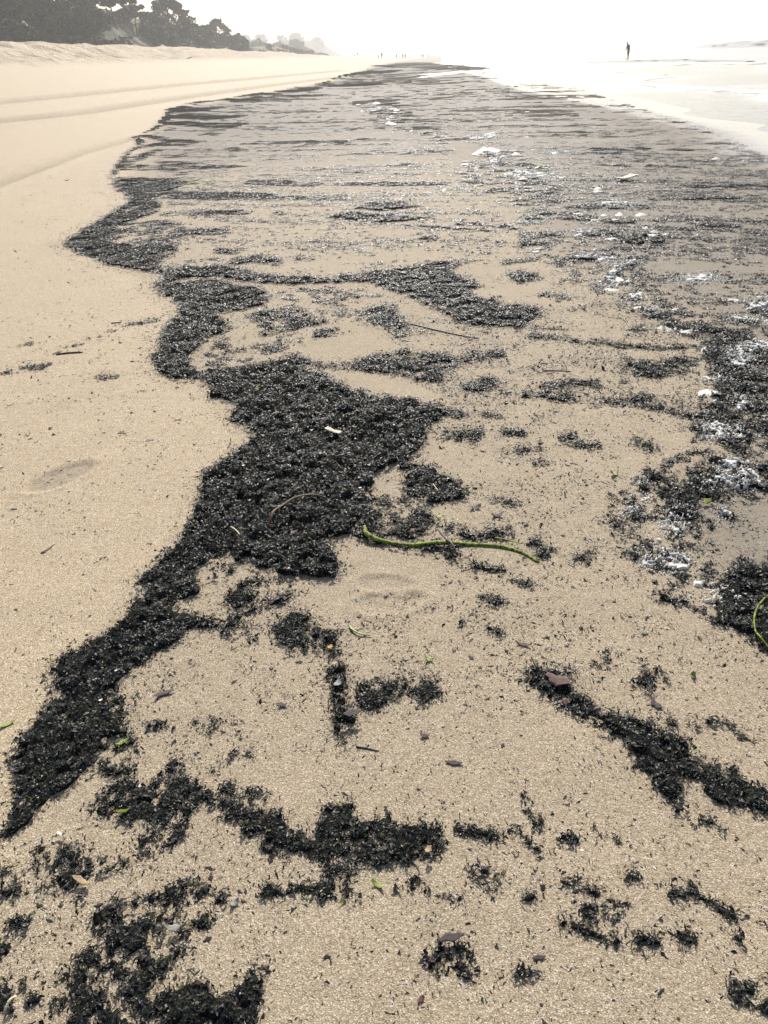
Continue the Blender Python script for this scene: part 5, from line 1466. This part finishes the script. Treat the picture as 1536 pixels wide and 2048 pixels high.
def person(label, px, py, dist, height, pose, facing, seed, mats, on_sea=False):
    rg = random.Random(seed)
    k = height / 1.75
    bow = {'stoop': 0.30, 'walk': 0.04, 'stand': 0.0}[pose]
    st = {'stoop': 0.06, 'walk': 0.24, 'stand': 0.05}[pose]
    hx = 0.10
    J = {'pelvis': (0, 0, .93, .155, .12), 'waist': (0, -bow * .10, 1.08, .145, .105), 'chest': (0, -bow * .32, 1.30, .175, .125), 'neckb': (0, -bow * .55, 1.45, .075, .07),
         'neck': (0, -bow * .72, 1.52, .058, .058), 'head': (0, -bow * .98 - .01, 1.60, .085, .098), 'crown': (0, -bow * 1.12 - .01, 1.70, .062, .072),
         'face': (0, -bow * 1.25 - .075, 1.605, .028, .04)}
    E = [('pelvis', 'waist'), ('waist', 'chest'), ('chest', 'neckb'), ('neckb', 'neck'), ('neck', 'head'), ('head', 'crown'), ('head', 'face')]
    for s, sg in (('l', -1), ('r', 1)):
        fwd = st * sg
        J['hip' + s] = (sg * hx, 0, .88, .098, .10); J['knee' + s] = (sg * (hx + .01), -fwd * .45 - .02, .49, .068, .072)
        J['ank' + s] = (sg * (hx + .01), -fwd + .02 + (.03 if fwd < 0 else 0), .085, .045, .05); J['toe' + s] = (sg * (hx + .03), -fwd - .14, .035, .038, .03)
        J['sho' + s] = (sg * .195, -bow * .42, 1.40, .072, .07); J['elb' + s] = (sg * (.255), -bow * .38 + fwd * .35, 1.13, .048, .05)
        J['wri' + s] = (sg * (.27), -bow * .55 + fwd * .7 - .05, .90, .033, .036); J['hand' + s] = (sg * .268, -bow * .60 + fwd * .75 - .07, .80, .022, .040)
        J['thumb' + s] = (sg * .24, -bow * .60 + fwd * .75 - .115, .845, .012, .012)
        E += [('pelvis', 'hip' + s), ('hip' + s, 'knee' + s), ('knee' + s, 'ank' + s), ('ank' + s, 'toe' + s), ('chest', 'sho' + s), ('sho' + s, 'elb' + s), ('elb' + s, 'wri' + s), ('wri' + s, 'hand' + s), ('wri' + s, 'thumb' + s)]
    if pose == 'stoop':          # bulky jacket and trousers
        for q in J:
            f = 1.32 if q[:3] in ('che', 'wai', 'pel', 'sho', 'elb', 'nec') else 1.25 if q[:3] in ('hip', 'kne', 'ank', 'wri') else 1.05
            J[q] = (*J[q][:3], J[q][3] * f, J[q][4] * f)
    top, leg = mats
    def split(c):
        if c.z > 1.50: return 2
        if c.z < .93 and abs(c.x) > .215: return 2
        return 0 if c.z > .90 else 1
    me = skin_body('person', J, E, [top, leg, M['skin']], split)
    o = link('person', me)
    p = at_dist(px, py, dist)
    gz = SEA_Z - 0.10 if on_sea else float(ground_h(p.x, p.y)) - 0.01
    o.location = (p.x, p.y, gz); o.scale = (k, k, k); o.rotation_euler = (0, 0, facing)
    tag(o, label, 'person')
    # hair cap, a child of the figure
    hd = J['crown']; n = 10
    vs, fs = [], []
    for i in range(n):
        a = i / (n - 1) * math.pi * 0.62
        for j in range(14):
            b = j / 14 * 2 * math.pi
            vs.append((.096 * math.sin(a) * math.cos(b), .112 * math.sin(a) * math.sin(b) + .02, .108 * math.cos(a)))
    for i in range(n - 1):
        for j in range(14):
            fs.append((i * 14 + j, i * 14 + (j + 1) % 14, (i + 1) * 14 + (j + 1) % 14, (i + 1) * 14 + j))
    h = link('hair', mesh_arrays('hair', np.array(vs), np.array(fs), mats=[M['hair']]), o)
    h.location = (0, J['head'][1] + .012, 1.655); h.rotation_euler = (bow * 1.2, 0, 0)
    return o
cd = (M['cloth'], M['cloth']); cg = (M['cloth2'], M['cloth']); ch = (M['cloth'], M['cloth2'])
person('person in dark clothes standing in the shallow water, head bowed', 1256, 113, 122, 1.78, 'stoop', math.radians(-65), 1, cd, True)
person('tallest of the far walkers, on the sand left of the dark wrack', 764, 121, 262, 1.75, 'walk', math.radians(160), 2, cd)
person('small child beside the tallest far walker', 757, 121, 262, 1.1, 'stand', math.radians(30), 3, cg)
person('far person on the rise, left of a pair', 709, 114, 330, 1.1, 'stand', math.radians(10), 4, cg)
person('far person on the rise, right of a pair', 716, 113, 345, 1.65, 'walk', math.radians(20), 5, cg)
person('far walker leftmost of the distant group at the water', 793, 119, 355, 1.6, 'walk', math.radians(0), 6, cg)
person('far walker second from right in the distant group', 806, 120, 335, 1.75, 'stand', math.radians(-20), 7, cd)
person('far walker at the right end of the distant group', 811, 120, 335, 1.7, 'walk', math.radians(200), 8, ch)
person('far child-sized walker inside the distant group', 800, 119, 350, 1.1, 'walk', math.radians(60), 9, cg)
person('very far person, left one of the last trio', 844, 119, 440, 1.7, 'stand', math.radians(0), 10, cg)
person('very far person, middle one of the last trio', 847, 119, 440, 1.7, 'walk', math.radians(180), 11, cg)
person('very far person, right one of the last trio', 857, 119, 450, 1.75, 'walk', math.radians(90), 12, cg)

# ------------------------------------------------------------------ air: pale sea haze
hx0, hx1, hy0, hy1, hz0, hz1 = -3100, 3100, -3100, 3100, -48.0, 40.0
vs = np.array([(x, y, z) for x in (hx0, hx1) for y in (hy0, hy1) for z in (hz0, hz1)])
fs = np.array([(0, 1, 3, 2), (4, 6, 7, 5), (0, 4, 5, 1), (2, 3, 7, 6), (0, 2, 6, 4), (1, 5, 7, 3)])
hm = bpy.data.materials.new('haze'); hm.use_nodes = True
t_ = hm.node_tree; t_.nodes.remove(t_.nodes['Principled BSDF'])
pv = t_.nodes.new('ShaderNodeVolumePrincipled')
pv.inputs['Color'].default_value = (0.97, 0.975, 0.97, 1); pv.inputs['Density'].default_value = HAZE_DENSITY; pv.inputs['Anisotropy'].default_value = 0.25
t_.links.new(pv.outputs['Volume'], t_.nodes['Material Output'].inputs['Volume'])
o = link('haze', mesh_arrays('haze', vs, fs, None, False, mats=[hm]))
tag(o, 'pale sea haze filling the air over the beach', 'haze', kind='stuff')
